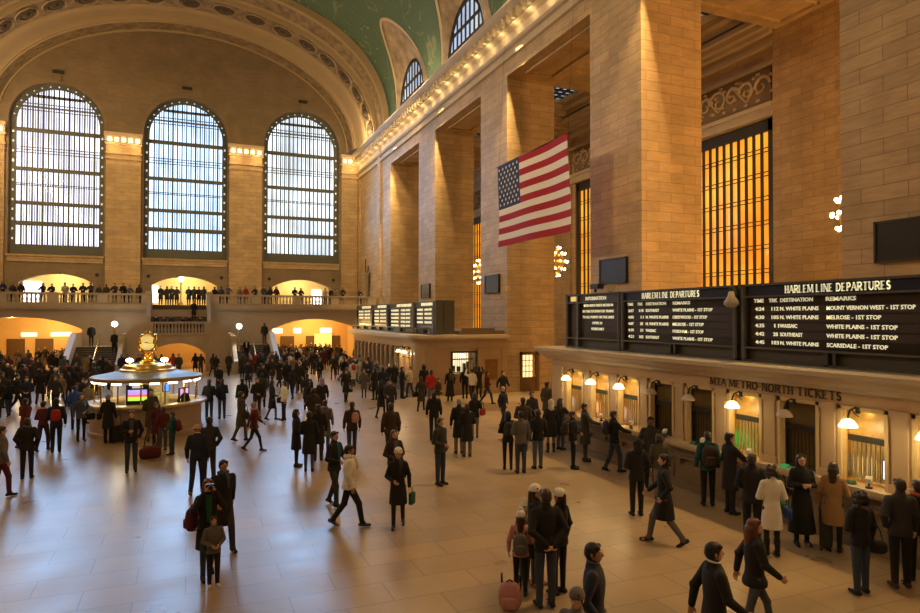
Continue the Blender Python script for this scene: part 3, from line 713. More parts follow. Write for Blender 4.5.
# ================================================================== TICKET RANGES
FR = mat('ticket_window_frame', (.62, .46, .22), .4, noise=.08)
SIGN_BAR = mat('black_sign_bar', (.02, .018, .014), .4)
DIMG = mat('unlit_ticket_glass', (.16, .115, .05), .12, noise=.3, nscale=4)
LITUP = mat('lit_frosted_panel', (.40, .24, .06), .4, emit=.07, ecol=(1, .58, .14), noise=.5, nscale=7)
INNER = mat('ticket_office_wall', (.62, .5, .3), .6, noise=.7, nscale=4)
XF = 11.85
def frame_rect(q, x0, x1, a, b_, z0, z1, w_, m=0):
    """picture frame in a plane of constant x"""
    q.box(x0, x1, a, a + w_, z0, z1, m); q.box(x0, x1, b_ - w_, b_, z0, z1, m); q.box(x0, x1, a, b_, z1 - w_, z1, m)
r1 = empty('ticket_hall', (11.85, 19.85, 0), 0, 'long stone ticket range at right with arched row of barred ticket windows', 'ticket counter')
r1['label'] = 'long marble ticket range on the right under the big departures boards'
def L1(q, name, mats, parent): 
    q.v = [(x - 11.85, y - 19.85, z) for x, y, z in q.v]; return q.build(name, mats, parent)
P = 1.42; W0 = 18.9
q = MB()
q.box(XF, 17.2, -8.9, 19.8, 3.0, 3.25); q.box(XF, 12.35, -8.9, 19.8, 2.68, 3.05); q.box(XF + .02, 17.2, 19.3, 19.8, 0, 3.0)
q.box(XF, 12.35, 18.95, 19.8, 0, 2.7)
for k in range(20):
    y1 = W0 - P * k                 # far edge of opening k
    q.box(XF, 12.2, y1 - P, y1 - 1.0, 1.2, 2.7)
    q.box(XF - .04, XF + .02, y1 - P + .07, y1 - 1.07, 1.3, 2.62)      # raised pilaster panel
    q.box(XF - .07, XF + .02, y1 - P + .02, y1 - 1.02, 1.2, 1.36); q.box(XF - .06, XF + .02, y1 - P + .03, y1 - 1.03, 2.58, 2.7)
q.box(XF - .08, XF, 19.1, 19.75, 0, 2.7)
face = L1(q, 'front_wall', MARBLE, r1)
q = MB(); q.prism([(XF, 2.93), (XF - .1, 2.97), (XF - .14, 3.04), (XF - .36, 3.12), (XF - .42, 3.2), (XF - .55, 3.25), (XF - .55, 3.34), (XF - .2, 3.37), (17.2, 3.37), (17.2, 3.2), (XF, 3.2)], 'y', -8.9, 20.2); L1(q, 'cornice', mat('ticket_cornice_marble', (.52, .42, .29), .4, noise=.1), r1)
q = MB(); q.box(XF - .02, XF + .3, -8.9, 19.3, 0, 1.08); q.box(XF - .07, XF, -8.9, 19.35, 0, .16); q.box(XF - .14, XF, -8.9, 19.3, .78, .84)
for k in range(34): y = 19.1 - .82 * k; q.box(XF - .12, XF, y - .06, y + .06, .64, .78)
for k in range(20): y = W0 - P * k - .5; q.box(XF - .05, XF, y - .5, y + .5, .22, .6)
L1(q, 'wainscot', COUNTER_STONE, r1)
q = MB(); q.box(XF - .27, 12.3, -8.9, 19.35, 1.12, 1.21); q.box(XF - .22, XF, -8.9, 19.3, 1.06, 1.12); L1(q, 'counter_ledge', mat('counter_ledge_marble', (.62, .49, .32), .25, noise=.1), r1)
LITW = {0: 1, 1: 1, 2: 1, 5: 1, 7: 1, 8: 1, 10: 1}
for k in range(13):
    yb = W0 - P * k; ya = yb - 1.0; lit = k in LITW
    q = MB(); frame_rect(q, XF - .03, XF + .12, ya, yb, 1.21, 2.68, .07); frame_rect(q, XF + .03, XF + .16, ya + .05, yb - .05, 1.21, 2.63, .035)
    fr = L1(q, 'ticket_window', FR, r1)
    q = MB(); q.box(12.02, 12.05, ya + .08, yb - .08, 2.12, 2.58); L1(q, 'upper_glass', LITUP if lit else DIMG, fr)
    q = MB(); q.box(11.97, 12.03, ya + .08, yb - .08, 2.0, 2.12); L1(q, 'sign_bar', SIGN_BAR, fr)
    q = MB()
    for j in range(1, 9): y = ya + .09 + .82 * j / 9; q.box(12.0, 12.02, y - .008, y + .008, 1.25, 2.0)
    q.box(11.98, 12.04, ya + .08, yb - .08, 1.21, 1.26)
    for y in (ya + .08, yb - .11): q.box(11.96, 12.06, y, y + .03, 1.21, 2.6)
    L1(q, 'grille', BRASS if lit else BRONZE, fr)
    if not lit:
        q = MB(); q.box(12.05, 12.07, ya + .08, yb - .08, 1.25, 2.0); L1(q, 'lower_glass', DIMG, fr)
q = MB(); q.box(14.2, 14.4, -8.9, 19.5, 0, 3.0); q.box(12.35, 14.2, -8.9, 19.5, .0, .75)
for k in range(20): y = W0 - P * k - 1.25; q.box(12.35, 14.2, y - .03, y + .03, .75, 3.0)
L1(q, 'office_partition', INNER, r1)
for k in LITW:
    y = W0 - P * k - .5
    point('ticket_window_light', (11.94, y, 2.54), 1.2, (1, .66, .2), .05); point('ticket_office_light', (13.1, y, 2.6), 26, (1, .74, .34), .15)
for k in LITW:
    y = W0 - P * k - .5
    for dy, z, w_, h_, cl in ((-.25, 1.75, .2, .28, (.85, .8, .65)), (.15, 1.9, .26, .2, (.75, .6, .35)), (-.6, 1.5, .3, .4, (.3, .35, .5)), (.5, 1.45, .22, .35, (.8, .75, .6))):
        q = MB(); q.box(14.17, 14.2, y - 1.2 + dy - w_, y - 1.2 + dy + w_, z - h_, z + h_); L1(q, 'notice', mat('notice_%d' % int(cl[0] * 100), cl, .6), bpy.data.objects['office_partition'])
    q = MB(); q.box(13.3, 13.7, y - 1.1, y - .3, .75, 1.3); L1(q, 'desk_unit', mat('office_dark2', (.12, .08, .04), .5), bpy.data.objects['office_partition'])
# goods behind the glass: terminals, leaflets, signs
random.seed(5)
def terminal(y, x=12.6, col=(.35, .5, .9), label=''):
    r = empty('ticket_terminal', (x, y, .75), 0, label, 'computer terminal', 'terminals behind the ticket glass')
    q = MB(); q.box(-.12, .12, -.14, .14, 0, .05); q.cyl(0, 0, .05, .5, .03); q.build('stand', BLACK, r)
    q = MB(); q.box(-.03, .03, -.24, .24, .5, .9); q.build('monitor', BLACK, r)
    q = MB(); q.box(-.035, -.03, -.22, .22, .52, .88); q.build('screen', mat('screen_glow_%d' % int(col[0] * 100), col, .3, emit=1.2), r)
ORD = ['farthest lit ticket window', 'second lit ticket window from the far end', 'third lit ticket window from the far end', '', '', 'lit ticket window under the carved lettering', '', 'large lit ticket window near the right edge', 'ticket window at the right edge']
for k, c in ((0, (.5, .6, 1)), (1, (.9, .7, .8)), (2, (.55, .5, .9)), (5, (.05, .8, .25)), (7, (.75, .85, 1))):
    terminal(W0 - P * k - .72, 12.45, c, 'glowing terminal screen behind the ' + ORD[k])
def keypad(k, y, col, label):
    q = MB(); q.box(-.06, .06, -.1, .1, 0, .03); q.prism([(-.055, .03), (.055, .03), (.04, .07), (-.03, .05)], 'y', -.085, .085)
    o = q.build('card_reader', mat('reader_%d' % k, col, .35)); o.location = (11.75, y, 1.211); tag(o, label, 'card reader', 'card readers on the ticket ledge')
keypad(0, 18.4, (.03, .2, .12), 'green card reader on the ledge of the farthest ticket window')
keypad(3, W0 - P * 3 - .35, (.02, .18, .1), 'green card reader on the ledge of the first dark ticket window')
keypad(4, W0 - P * 4 - .4, (.02, .12, .08), 'green card reader on the ledge of the second dark ticket window')
keypad(6, W0 - P * 6 - .25, (.05, .75, .45), 'bright green card reader on the ledge under the MTA lettering')
keypad(7, W0 - P * 7 - .3, (.03, .1, .06), 'black card reader on the ledge of the large lit window')
for k, dy in ((1, .7), (2, .72), (3, .75), (4, .7), (5, .72), (7, .68)):
    y = W0 - P * k - dy; r = empty('pay_terminal', (11.75, y, 1.212), .4, 'small payment terminal at the ' + (ORD[k] or ('%s dark ticket window' % {3: 'first', 4: 'second'}[k])), 'payment terminal', 'payment terminals on the ticket ledge')
    q = MB(); q.cyl(0, 0, 0, .03, .06); q.cyl(0, 0, .03, .12, .018); q.build('stand', BLACK, r)
    q = MB(); q.prism([(-.05, .1), (.05, .14), (.03, .22), (-.07, .18)], 'y', -.05, .05); q.build('keypad', mat('white_plastic', (.75, .72, .66), .4), r)
# bracket lamps over the windows
SHADE_ON = mat('lit_glass_shade', (1, .86, .6), .4, emit=3, ecol=(1, .80, .46)); SHADE_OFF = mat('unlit_glass_shade', (.62, .52, .42), .35)
def wall_lamp(y, lit, label, x=XF, axis='x'):
    r = empty('bracket_lamp', (x, y, 2.62), 0 if axis == 'x' else pi / 2, label, 'wall lamp', 'bracket lamps over the ticket windows')
    q = MB(); q.tube([(0, 0, 0), (-.1, 0, .06), (-.24, 0, .02), (-.3, 0, -.1), (-.3, 0, -.17)], .018, 6); q.cyl(-.02, 0, -.06, .06, .05); q.tube([(0, 0, -.12), (-.12, 0, -.05), (-.2, 0, .03)], .012, 6); q.build('bracket', BRONZE, r)
    q = MB(); q.lathe([(.04, -.14), (.1, -.17), (.16, -.26), (.165, -.3), (.15, -.3), (.1, -.2), (.03, -.17)], (-.3, 0, 0), 14); q.ball((-.3, 0, -.25), .06, 8, 6); q.build('lamp_shade', SHADE_ON if lit else SHADE_OFF, r)
    if lit:
        dx, dy = (-.3, 0) if axis == 'x' else (0, -.3)
        point('bracket_lamp_light', (x + dx, y + dy, 2.27), 16, (1, .76, .4), .08)
NAMES = ['lit bracket lamp over the farthest ticket window of the near range', 'lit bracket lamp, second from the far end of the near range', 'lit bracket lamp, third from the far end of the near range',
         'unlit bracket lamp beside the three lit ones', 'unlit bracket lamp at the start of the carved MTA lettering', 'lit bracket lamp under the carved word METRO', 'unlit bracket lamp under the carved word TICKETS',
         'large lit bracket lamp over the brightest window at right', 'lit bracket lamp at the right edge of the near range']
for k in range(9): wall_lamp(W0 - P * k - .42, k in LITW, NAMES[k])

# carved lettering, drawn as solid serif strokes
SER = {
 'A': [((0, 0), (.5, 1), 1), ((.5, 1), (1, 0), 2), ((.2, .35), (.8, .35), 1)], 'C': 'C', 'D': [((.15, 0), (.15, 1), 2), 'Darc'],
 'E': [((.15, 0), (.15, 1), 2), ((.15, 1), (.8, 1), 1), ((.15, .5), (.65, .5), 1), ((.15, 0), (.85, 0), 1)],
 'H': [((.15, 0), (.15, 1), 2), ((.85, 0), (.85, 1), 2), ((.15, .5), (.85, .5), 1)], 'I': [((.5, 0), (.5, 1), 2)],
 'K': [((.15, 0), (.15, 1), 2), ((.15, .4), (.85, 1), 1), ((.35, .55), (.9, 0), 2)], 'L': [((.15, 0), (.15, 1), 2), ((.15, 0), (.85, 0), 1)],
 'M': [((.05, 0), (.12, 1), 1), ((.12, 1), (.5, .1), 2), ((.5, .1), (.88, 1), 1), ((.88, 1), (.95, 0), 2)],
 'N': [((.1, 0), (.1, 1), 1), ((.1, 1), (.9, 0), 2), ((.9, 0), (.9, 1), 1)], 'O': 'O',
 'P': [((.2, 0), (.2, 1), 2), 'Parc'], 'R': [((.15, 0), (.15, 1), 2), 'Parc', ((.45, .5), (.95, 0), 2)], 'S': 'S',
 'T': [((.5, 0), (.5, 1), 2), ((.05, 1), (.95, 1), 1)], 'U': [((.12, .3), (.12, 1), 2), ((.88, .3), (.88, 1), 1), 'Uarc'], '-': [((.15, .45), (.85, .45), 1)]}
WID = {'I': .45, 'M': 1.15, 'O': 1.0, '-': .5, 'E': .8, 'L': .8, 'T': .9, 'S': .72, 'P': .8, 'F': .8}
def arc_pts(cx, cy, rx, ry, a, b_, n=10): return [(cx + rx * cos(rad(a + (b_ - a) * k / n)), cy + ry * sin(rad(a + (b_ - a) * k / n))) for k in range(n + 1)]
def serif_text(name, body, h, width, origin, right, m, parent, depth=.015):
    r = Vector(right); u = Vector((0, 0, 1)); nrm = r.cross(u); O = Vector(origin); q = MB(); x = 0; strokes = []
    for ch in body:
        if ch == ' ': x += .5; continue
        w_ = WID.get(ch, .9); d = SER[ch]; segs = []
        if d == 'O': segs.append((arc_pts(.5, .5, .42, .5, 0, 360, 18), 1.6))
        elif d == 'C': segs.append((arc_pts(.52, .5, .42, .5, 50, 310, 14), 1.6))
        elif d == 'S': segs.append((arc_pts(.5, .74, .3, .26, 30, 270, 9) + arc_pts(.5, .26, .34, .26, 90, -150, 9), 1.7))
        else:
            for s_ in d:
                if s_ == 'Darc': segs.append(([(.15, 1), (.45, 1)] + arc_pts(.45, .5, .45, .5, 85, -85, 10) + [(.15, 0)], 1.4))
                elif s_ == 'Parc': segs.append(([(.18, 1), (.5, 1)] + arc_pts(.55, .73, .33, .27, 85, -85, 8) + [(.18, .46)], 1.4))
                elif s_ == 'Uarc': segs.append((arc_pts(.5, .3, .38, .3, 180, 360, 10), 1.4))
                else:
                    segs.append(([s_[0], s_[1]], s_[2]))
                    for e in (s_[0], s_[1]):
                        if e[1] in (0, 1) and abs(s_[0][1] - s_[1][1]) > .3: segs.append(([(e[0] - .16, e[1]), (e[0] + .16, e[1])], .7))
        strokes += [([(x + px * w_, py) for px, py in pts], t) for pts, t in segs]
        x += w_ + .16
    sc = width / x
    for pts, t in strokes:
        t_ = t * .055 * h
        for a, b_ in zip(pts[:-1], pts[1:]):
            A = Vector((a[0] * sc, a[1] * h)); B = Vector((b_[0] * sc, b_[1] * h)); d = (B - A)
            if d.length < 1e-6: continue
            d.normalize(); n_ = Vector((-d.y, d.x)) * t_; A2, B2 = A - d * t_ * .5, B + d * t_ * .5
            c = [A2 + n_, B2 + n_, B2 - n_, A2 - n_]
            f0 = [O + r * p.x + u * p.y for p in c]; f1 = [p + nrm * depth for p in f0]
            q.raw([tuple(p) for p in f0 + f1], [(0, 1, 2, 3), (4, 5, 6, 7), (0, 1, 5, 4), (1, 2, 6, 5), (2, 3, 7, 6), (3, 0, 4, 7)])
    return q.build(name, m, parent, weld=False)
CARVED = mat('bronze_letters', (.10, .07, .04), .5)
o = serif_text('lettering', 'MTA METRO-NORTH TICKETS', .16, 3.5, (XF - .005 - 11.85, 12.36 - 19.85, 2.765), (0, -1, 0), CARVED, r1)

# ================================================================== DEPARTURES BOARDS
FRAME_G = mat('board_grey_metal', (.085, .08, .065), .45, .3); RAILM = mat('board_rail', (.16, .155, .13), .4, .5)
SCREEN = mat('board_screen', (.022, .015, .012), .3); NAVY = mat('navy_header', (.008, .014, .045), .35)
LET_W = mat('cream_header_letters', (.85, .82, .62), .5, emit=.35, ecol=(1, .95, .65)); LED = mat('pale_led_letters', (.9, .86, .6), .5, emit=.62, ecol=(1, .93, .58))
def board(y_far, y_near, x, z0, z1, label, title, header, rows, cols, tsize=.115, blank=0, group='departures boards'):
    r = empty('departure_board', (x, (y_far + y_near) / 2, z0), 0, label, 'departures board', group); L_ = y_far - y_near; h = z1 - z0; yo = L_ / 2
    q = MB(); q.box(.1, .55, -yo, yo, 0, h); q.box(-.02, .1, -yo, -yo + .14, 0, h); q.box(-.02, .1, yo - .14, yo, 0, h); q.box(-.03, .1, -yo, yo, h - .05, h); q.box(-.02, .1, -yo, yo, h - .32, h - .27); q.box(-.02, .1, -yo, yo, .29, .34)
    n = 1 if L_ < 3.5 else 2
    for k in range(1, n): yy = -yo + L_ * k / n; q.box(-.02, .1, yy - .12, yy - .06, 0, .3); q.box(-.02, .1, yy + .06, yy + .12, 0, .3)
    q.box(-.02, .1, -yo, yo, 0, .04); q.build('cabinet', FRAME_G, r)
    q = MB(); q.box(-.035, -.02, -yo, yo, .3, .33); q.box(-.035, -.02, -yo, yo, h - .305, h - .285)
    for s_ in (-1, 1): q.box(-.03, -.015, s_ * (yo - .07) - .02, s_ * (yo - .07) + .02, 0, h)
    q.build('rail', RAILM, r)
    q = MB(); q.box(.07, .1, -yo + .14, yo - .14, .34, h - .32); q.build('screen', SCREEN, r)
    q = MB(); q.box(.03, .1, -yo + .14, yo - .14, h - .27, h - .05); q.build('header', NAVY if title != 'INFORMATION' else FRAME_G, r)
    q = MB(); nr = 6
    for k in range(nr): z = h - .66 - .19 * k; q.box(.06, .07, -yo + .2, yo - .2, z - .02, z + .14) if z > .38 else None
    q.build('flap_row', mat('flap_row', (.045, .03, .024), .5), r)
    return r, yo, h
def rows_text(r, yo, h, header, rows, cols, size, w_of, z_top, dz):
    if header:
        for t, c, w_ in header: text_mesh('column_heading', t, size * 1.0, LET_W, r, (.055, yo - c, z_top), (0, -1, 0), (0, 0, 1), width=w_, extrude=.004, bold=.004)
    for i, row in enumerate(rows):
        for t, c, w_ in row:
            if t: text_mesh('row_text', t, size, LED, r, (.05, yo - c, z_top - dz * (i + 1)), (0, -1, 0), (0, 0, 1), width=w_, extrude=.004, bold=.002)
cw = .0635
def row(time, trk, dest, rem, c=(.42, .95, 1.34, 2.62), k=1.0):
    return [(time, c[0] * k, len(time) * cw * k), (trk, c[1] * k + (3 - len(trk)) * cw * k, len(trk) * cw * k), (dest, c[2] * k, len(dest) * cw * k), (rem, c[3] * k, len(rem) * cw * k)]
r, yo, h = board(11.62, 7.0, 12.1, 3.375, 5.17, 'large Harlem Line departures board nearest the viewer at right', 'D', 0, 0, 0)
serif_text('title', 'HARLEM LINE DEPARTURES', .15, 2.35, (.025, yo - 1.2, h - .235), (0, -1, 0), LET_W, r, .008)
rows_text(r, yo, h, [('TIME', .32, .28), ('TRK', .74, .24), ('DESTINATION', 1.04, .82), ('REMARKS', 2.16, .66)],
          [row('4:24', '112', 'N. WHITE PLAINS', 'MOUNT VERNON WEST - 1ST STOP', (.36, .79, 1.04, 2.18), 1), row('4:30', '105', 'N. WHITE PLAINS', 'MELROSE - 1ST STOP', (.36, .79, 1.04, 2.18)),
           row('4:35', '11', 'WASSAIC', 'WHITE PLAINS - 1ST STOP', (.36, .79, 1.04, 2.18)), row('4:42', '28', 'SOUTHEAST', 'WHITE PLAINS - 1ST STOP', (.36, .79, 1.04, 2.18)), row('4:45', '103', 'N. WHITE PLAINS', 'SCARSDALE - 1ST STOP', (.36, .79, 1.04, 2.18))],
          0, .115, 0, h - .43, .19)
r, yo, h = board(16.25, 11.75, 12.1, 3.375, 5.17, 'Harlem Line departures board in the middle, left of the largest one', 'D', 0, 0, 0)
serif_text('title', 'HARLEM LINE DEPARTURES', .15, 2.3, (.025, yo - .95, h - .235), (0, -1, 0), LET_W, r, .008)
CM = (.28, .76, 1.08, 2.2)
rows_text(r, yo, h, [('TIME', .23, .28), ('TRK', .7, .25), ('DESTINATION', 1.08, .85), ('REMARKS', 2.2, .66)],
          [row('3:57', '110', 'SOUTHEAST', 'WHITE PLAINS - 1ST STOP', CM), row('4:05', '11', 'N. WHITE PLAINS', 'CRESTWOOD - 1ST STOP', CM), row('4:07', '28', 'N. WHITE PLAINS', 'MELROSE - 1ST STOP', CM),
           row('4:10', '31', 'WASSAIC', 'FORDHAM - 1ST STOP', CM), row('4:21', '102', 'SOUTHEAST', 'WHITE PLAINS - 1ST STOP', CM)], 0, .115, 0, h - .43, .19)
r, yo, h = board(19.35, 16.3, 12.1, 3.375, 5.17, 'information board at the far end of the near row of boards', 'INFORMATION', 0, 0, 0)
serif_text('title', 'INFORMATION', .13, 1.15, (.025, yo - 1.15, h - .23), (0, -1, 0), LET_W, r, .008) if False else text_mesh('title', 'INFORMATION', .15, LET_W, r, (.025, yo - 1.15, h - .215), (0, -1, 0), (0, 0, 1), width=1.15, extrude=.004, bold=.008)
for i, (t, c, w_) in enumerate([('METRO-NORTH TICKETS ARE SOLD IN', 1.02, 1.6), ('IN THIS STATION FOR TRAINS', .95, 1.7), ('TO ALL POINTS ON THE LINES', .95, 1.72), ('OPEN 24', 1.5, .55), ('HOURS DAILY', 1.45, .7)]):
    text_mesh('row_text', t, .115, LED, r, (.05, yo - c, h - .43 - .19 * i), (0, -1, 0), (0, 0, 1), width=w_, extrude=.004, bold=.002)
q = MB(); q.box(0, .06, yo - .6, yo - .3, h - .24, h - .08); q.build('clock_panel', mat('amber_clock_digits', (.9, .6, .2), .4, emit=.7), r)
q = MB(); q.box(-.03, .1, yo - .78, yo - .7, 0, h); q.build('mullion', RAILM, r)

# security cameras on the boards
def cctv(x, y, z, label, kind):
    r = empty('security_camera', (x, y, z), 0, label, 'security camera')
    q = MB()
    if kind == 0:
        q.box(-.03, .03, -.03, .03, 0, .1); q.box(-.12, .12, -.3, .12, .1, .26); q.build('housing', mat('camera_black', (.03, .025, .02), .5), r)
        q = MB(); q.cyl(0, 0, .12, .2, .01); q.tube([(0, -.3, .18), (0, -.36, .18)], .05, 8); q.build('lens', BLACK, r)
        q = MB(); q.box(.05, .25, -.75, -.55, .0, .22); q.tube([(.1, -.65, .0), (.1, -.65, -.35)], .05, 8); q.build('junction_box', mat('camera_beige', (.5, .42, .32), .5), r)
    else:
        q = MB(); q.tube([(0, 0, .12), (-.18, 0, .14), (-.22, 0, .02)], .03, 8); q.build('arm', BRONZE, r)
        q = MB(); q.lathe([(.0, 0.02), (.06, 0), (.09, -.12), (.17, -.24), (.17, -.3), (.1, -.36), (0.0, -.38)], (-.22, 0, 0), 14); q.build('dome', mat('camera_beige', (.5, .42, .32), .5), r)
cctv(12.1, 17.6, 5.2, 'black security camera standing on top of the information board', 0)
cctv(12.09, 11.7, 5.0, 'pale bell-shaped dome camera hung between the two Harlem Line boards', 1)

# ================================================================== FAR TICKET RANGE
r2 = empty('ticket_hall', (11.85, 34.0, 0), 0, 'farther marble ticket range beyond the brass-lit door, with its rounded end', 'ticket counter')
def L2(q, name, mats, parent):
    q.v = [(x - 11.85, y - 34.0, z) for x, y, z in q.v]; return q.build(name, mats, parent)
def plan(off, yf=49.5, y0=34.0, xr=17.25):        # plan outline with rounded corner, grown outwards by off
    R = 1.15 + off; c = (11.85 + 1.15, y0 + 1.15)
    return [(xr, y0 - off)] + [(c[0] + R * cos(rad(a)), c[1] + R * sin(rad(a))) for a in range(270, 179, -10)] + [(11.85 - off, yf), (xr, yf)]
q = MB(); q.prism(plan(.0), 'z', 2.62, 3.2); q.prism(plan(.12), 'z', 3.0, 3.08)
# piers of the front
Pn = 1.05; y = 35.2; k = 0
while y < 49.2:
    q.box(11.85, 12.35, y, y + .38, 0, 2.65); q.box(11.79, 11.86, y + .06, y + .32, 1.2, 2.55); y += Pn; k += 1
pl = [(c[0], c[1]) for c in plan(0)][1:11]
q.prism([(13.0, 35.15)] + pl, 'z', 0, 2.65)
q.prism([(13.0, 35.15)] + [p for p in plan(.06)[1:11]], 'z', 2.4, 2.65)
q.box(12.9, 13.72, 34.0, 34.4, 0, 2.65); q.box(15.25, 17.25, 34.0, 34.4, 0, 2.65); q.box(13.7, 15.3, 34.0, 34.4, 2.42, 2.65); q.box(15.35, 15.6, 33.93, 34.02, 0, 2.62); q.box(16.85, 17.2, 33.93, 34.02, 0, 2.62)
L2(q, 'front_wall', MARBLE, r2)
q = MB(); q.prism(plan(.22), 'z', 3.08, 3.17); q.prism(plan(.42), 'z', 3.17, 3.3); q.prism(plan(.3), 'z', 3.3, 3.38); L2(q, 'cornice', _M['ticket_cornice_marble'], r2)
q = MB(); q.box(11.83, 12.2, 35.15, 49.5, 0, 1.05); q.box(13.7, 15.3, 33.98, 34.3, 0, 1.1); q.box(11.6, 12.2, 35.2, 49.5, 1.05, 1.15); q.box(13.65, 15.35, 33.8, 34.3, 1.1, 1.2); L2(q, 'wainscot', mat('far_counter_marble', (.36, .27, .17), .35, noise=.2), r2)
q = MB(); y = 35.58; kk = 0
wins2 = []
while y < 48.9: wins2.append(y); y += Pn
for y in wins2[2:]: q.box(12.2, 12.25, y, y + .67, 1.15, 2.62)
L2(q, 'dark_ticket_window', mat('dark_ticket_opening', (.05, .035, .02), .3), r2)
q = MB()
for y in wins2[:2]: q.box(12.2, 12.25, y, y + .67, 1.15, 2.62)
L2(q, 'lit_ticket_window', mat('lit_ticket_opening', (.9, .55, .15), .4, emit=.8, ecol=(1, .55, .12)), r2)
q = MB()
for y in wins2: q.box(11.88, 11.95, y, y + .67, 2.0, 2.08); q.box(11.88, 11.95, y, y + .05, 1.15, 2.62); q.box(11.88, 11.95, y + .3, y + .35, 1.15, 2.62)
L2(q, 'window_grille', BRONZE, r2)
q = MB(); frame = q; q.box(13.7, 13.8, 33.95, 34.35, 1.2, 2.42); q.box(15.2, 15.3, 33.95, 34.35, 1.2, 2.42); q.box(13.7, 15.3, 33.95, 34.35, 2.36, 2.45)
for j in range(1, 10): x = 13.8 + 1.4 * j / 10; q.box(x - .012, x + .012, 34.3, 34.33, 1.2, 2.36)
q.box(13.8, 15.2, 34.28, 34.32, 1.95, 2.02); L2(q, 'end_window_frame', BRONZE, r2)
q = MB(); q.box(13.8, 15.2, 35.0, 35.05, 1.2, 2.4); L2(q, 'end_window_glow', mat('lit_office_white', (1, .92, .7), .5, emit=1.1, ecol=(1, .85, .5), noise=.5, nscale=5), r2)
q = MB()
for x, z, w_, h_ in ((14.1, 1.25, .16, .35), (14.45, 1.25, .2, .3), (14.8, 1.22, .15, .5), (15.0, 1.22, .1, .6)): q.box(x - w_ / 2, x + w_ / 2, 34.6, 34.75, z, z + h_)
L2(q, 'office_equipment', mat('office_dark', (.08, .06, .04), .5), r2)
point('far_ticket_light', (14.4, 34.1, 2.2), 14, (1, .8, .45), .1)
r = empty('wall_lamp', (14.3, 33.75, 2.25), 0, 'glowing hanging lamp in the end window of the far ticket range', 'wall lamp'); q = MB(); q.lathe([(.03, .08), (.12, .02), (.2, -.1), (.18, -.12), (0.01, -.02)], n=12); q.build('lamp_shade', SHADE_ON, r); q = MB(); q.tube([(0, .25, .15), (0, .1, .2), (0, 0, .06)], .02, 6); q.build('bracket', BRONZE, r)
for y, nm in ((35.9, 'lit bracket lamp nearest the rounded corner of the far ticket range'), (37.0, 'lit bracket lamp second from the rounded corner of the far ticket range')): wall_lamp(y, True, nm)
q = MB(); q.box(-.39, .39, -.05, 0, 0, 1.18); q.box(-.33, .33, -.07, -.05, .06, 1.12); o = q.build('bronze_plaque', mat('bronze_plaque', (.32, .19, .06), .35, .6, noise=.4, nscale=6)); o.location = (16.22, 33.99, .78); tag(o, 'upright bronze plaque on the end wall of the far ticket range', 'plaque')
# far boards
BD = [(53.0, 48.2, 'leftmost far departures board, above the dark ticket windows'), (48.1, 44.0, 'second far departures board from the left'), (43.9, 38.3, 'widest far departures board, bright rows of text'), (38.2, 34.7, 'nearest far departures board, beside the dark end cabinet')]
for i, (a, b_, lb) in enumerate(BD):
    r, yo, h = board(a, b_, 12.95, 3.4, 5.3, lb, 'D', 0, 0, 0, group='far departures boards')
    text_mesh('title', ['HUDSON LINE', 'NEW HAVEN LINE', 'NEW HAVEN LINE', 'INFORMATION'][i], .2, LED, r, (.025, yo - (yo * .7), h - .22), (0, -1, 0), (0, 0, 1), width=yo * 1.1, extrude=.004, bold=.02)
    random.seed(i)
    dest = ['POUGHKEEPSIE', 'CROTON-HARMON', 'STAMFORD', 'NEW HAVEN', 'SOUTH NORWALK', 'TARRYTOWN']
    for k in range([3, 4, 5, 4][i]):
        z = h - .52 - .25 * k
        text_mesh('row_text', random.choice(dest), .15, LED, r, (.05, yo - yo * .22, z), (0, -1, 0), (0, 0, 1), width=yo * .6, extrude=.004, bold=.012)
        text_mesh('row_text', 'ON TIME - 1ST STOP', .15, LED, r, (.05, yo - yo * 1.0, z), (0, -1, 0), (0, 0, 1), width=yo * .7, extrude=.004, bold=.012)
q = MB(); q.box(0, 1.15, -.1, .1, 0, 1.95)
q.box(.5, .62, -.13, -.1, .1, 1.85); o = q.build('board_end_cabinet', FRAME_G); o.location = (12.95, 34.55, 3.4); tag(o, 'dark grey end cabinet closing the far row of boards', 'cabinet')
q = MB()
for z in (.32, .02): q.tube([(0, 0, z), (0, 18.3, z)], .035, 6)
for k in range(9): q.box(-.03, .03, 2.28 * k - .04, 2.28 * k + .04, 0, .34)
q.build('board_rail', RAILM).location = (12.6, 34.6, 3.39); tag(bpy.data.objects['board_rail'], 'low dark railing along the foot of the far boards', 'railing')
q = MB(); q.box(14.3, 17.2, 34.3, 49, 3.38, 3.6); q.box(14.6, 16.6, 34.35, 34.6, 3.6, 3.75); q.build('trim_3', mat('roof_clutter', (.14, .09, .05), .7), kind='structure')

# ---- door and fittings on the third pier
dr = empty('door_1', (18.75, 34.05, 0), kind='structure')
q = MB(); q.box(-.62, -.5, -.1, .1, 0, 2.32); q.box(.42, .62, -.1, .1, 0, 2.32); q.box(-.62, .62, -.1, .1, 2.16, 2.34); q.build('door_frame', mat('brown_bronze_door', (.16, .09, .035), .4, .4), dr)
q = MB(); q.box(-.5, .42, -.04, 0, 0, .85); q.build('door_panel', _M['brown_bronze_door'], dr)
q = MB(); q.box(-.5, .16, -.06, -.02, .85, 2.16); q.build('door_glass', mat('lit_door_glass', (1, .8, .45), .4, emit=1.3, ecol=(1, .76, .36)), dr)
q = MB()
for k in range(1, 3): x = -.5 + .66 * k / 3; q.box(x - .02, x + .02, -.075, -.06, .85, 2.16)
for k in range(1, 4): z = .85 + 1.31 * k / 4; q.box(-.5, .16, -.075, -.06, z - .02, z + .02)
q.build('door_grille', BRONZE, dr)

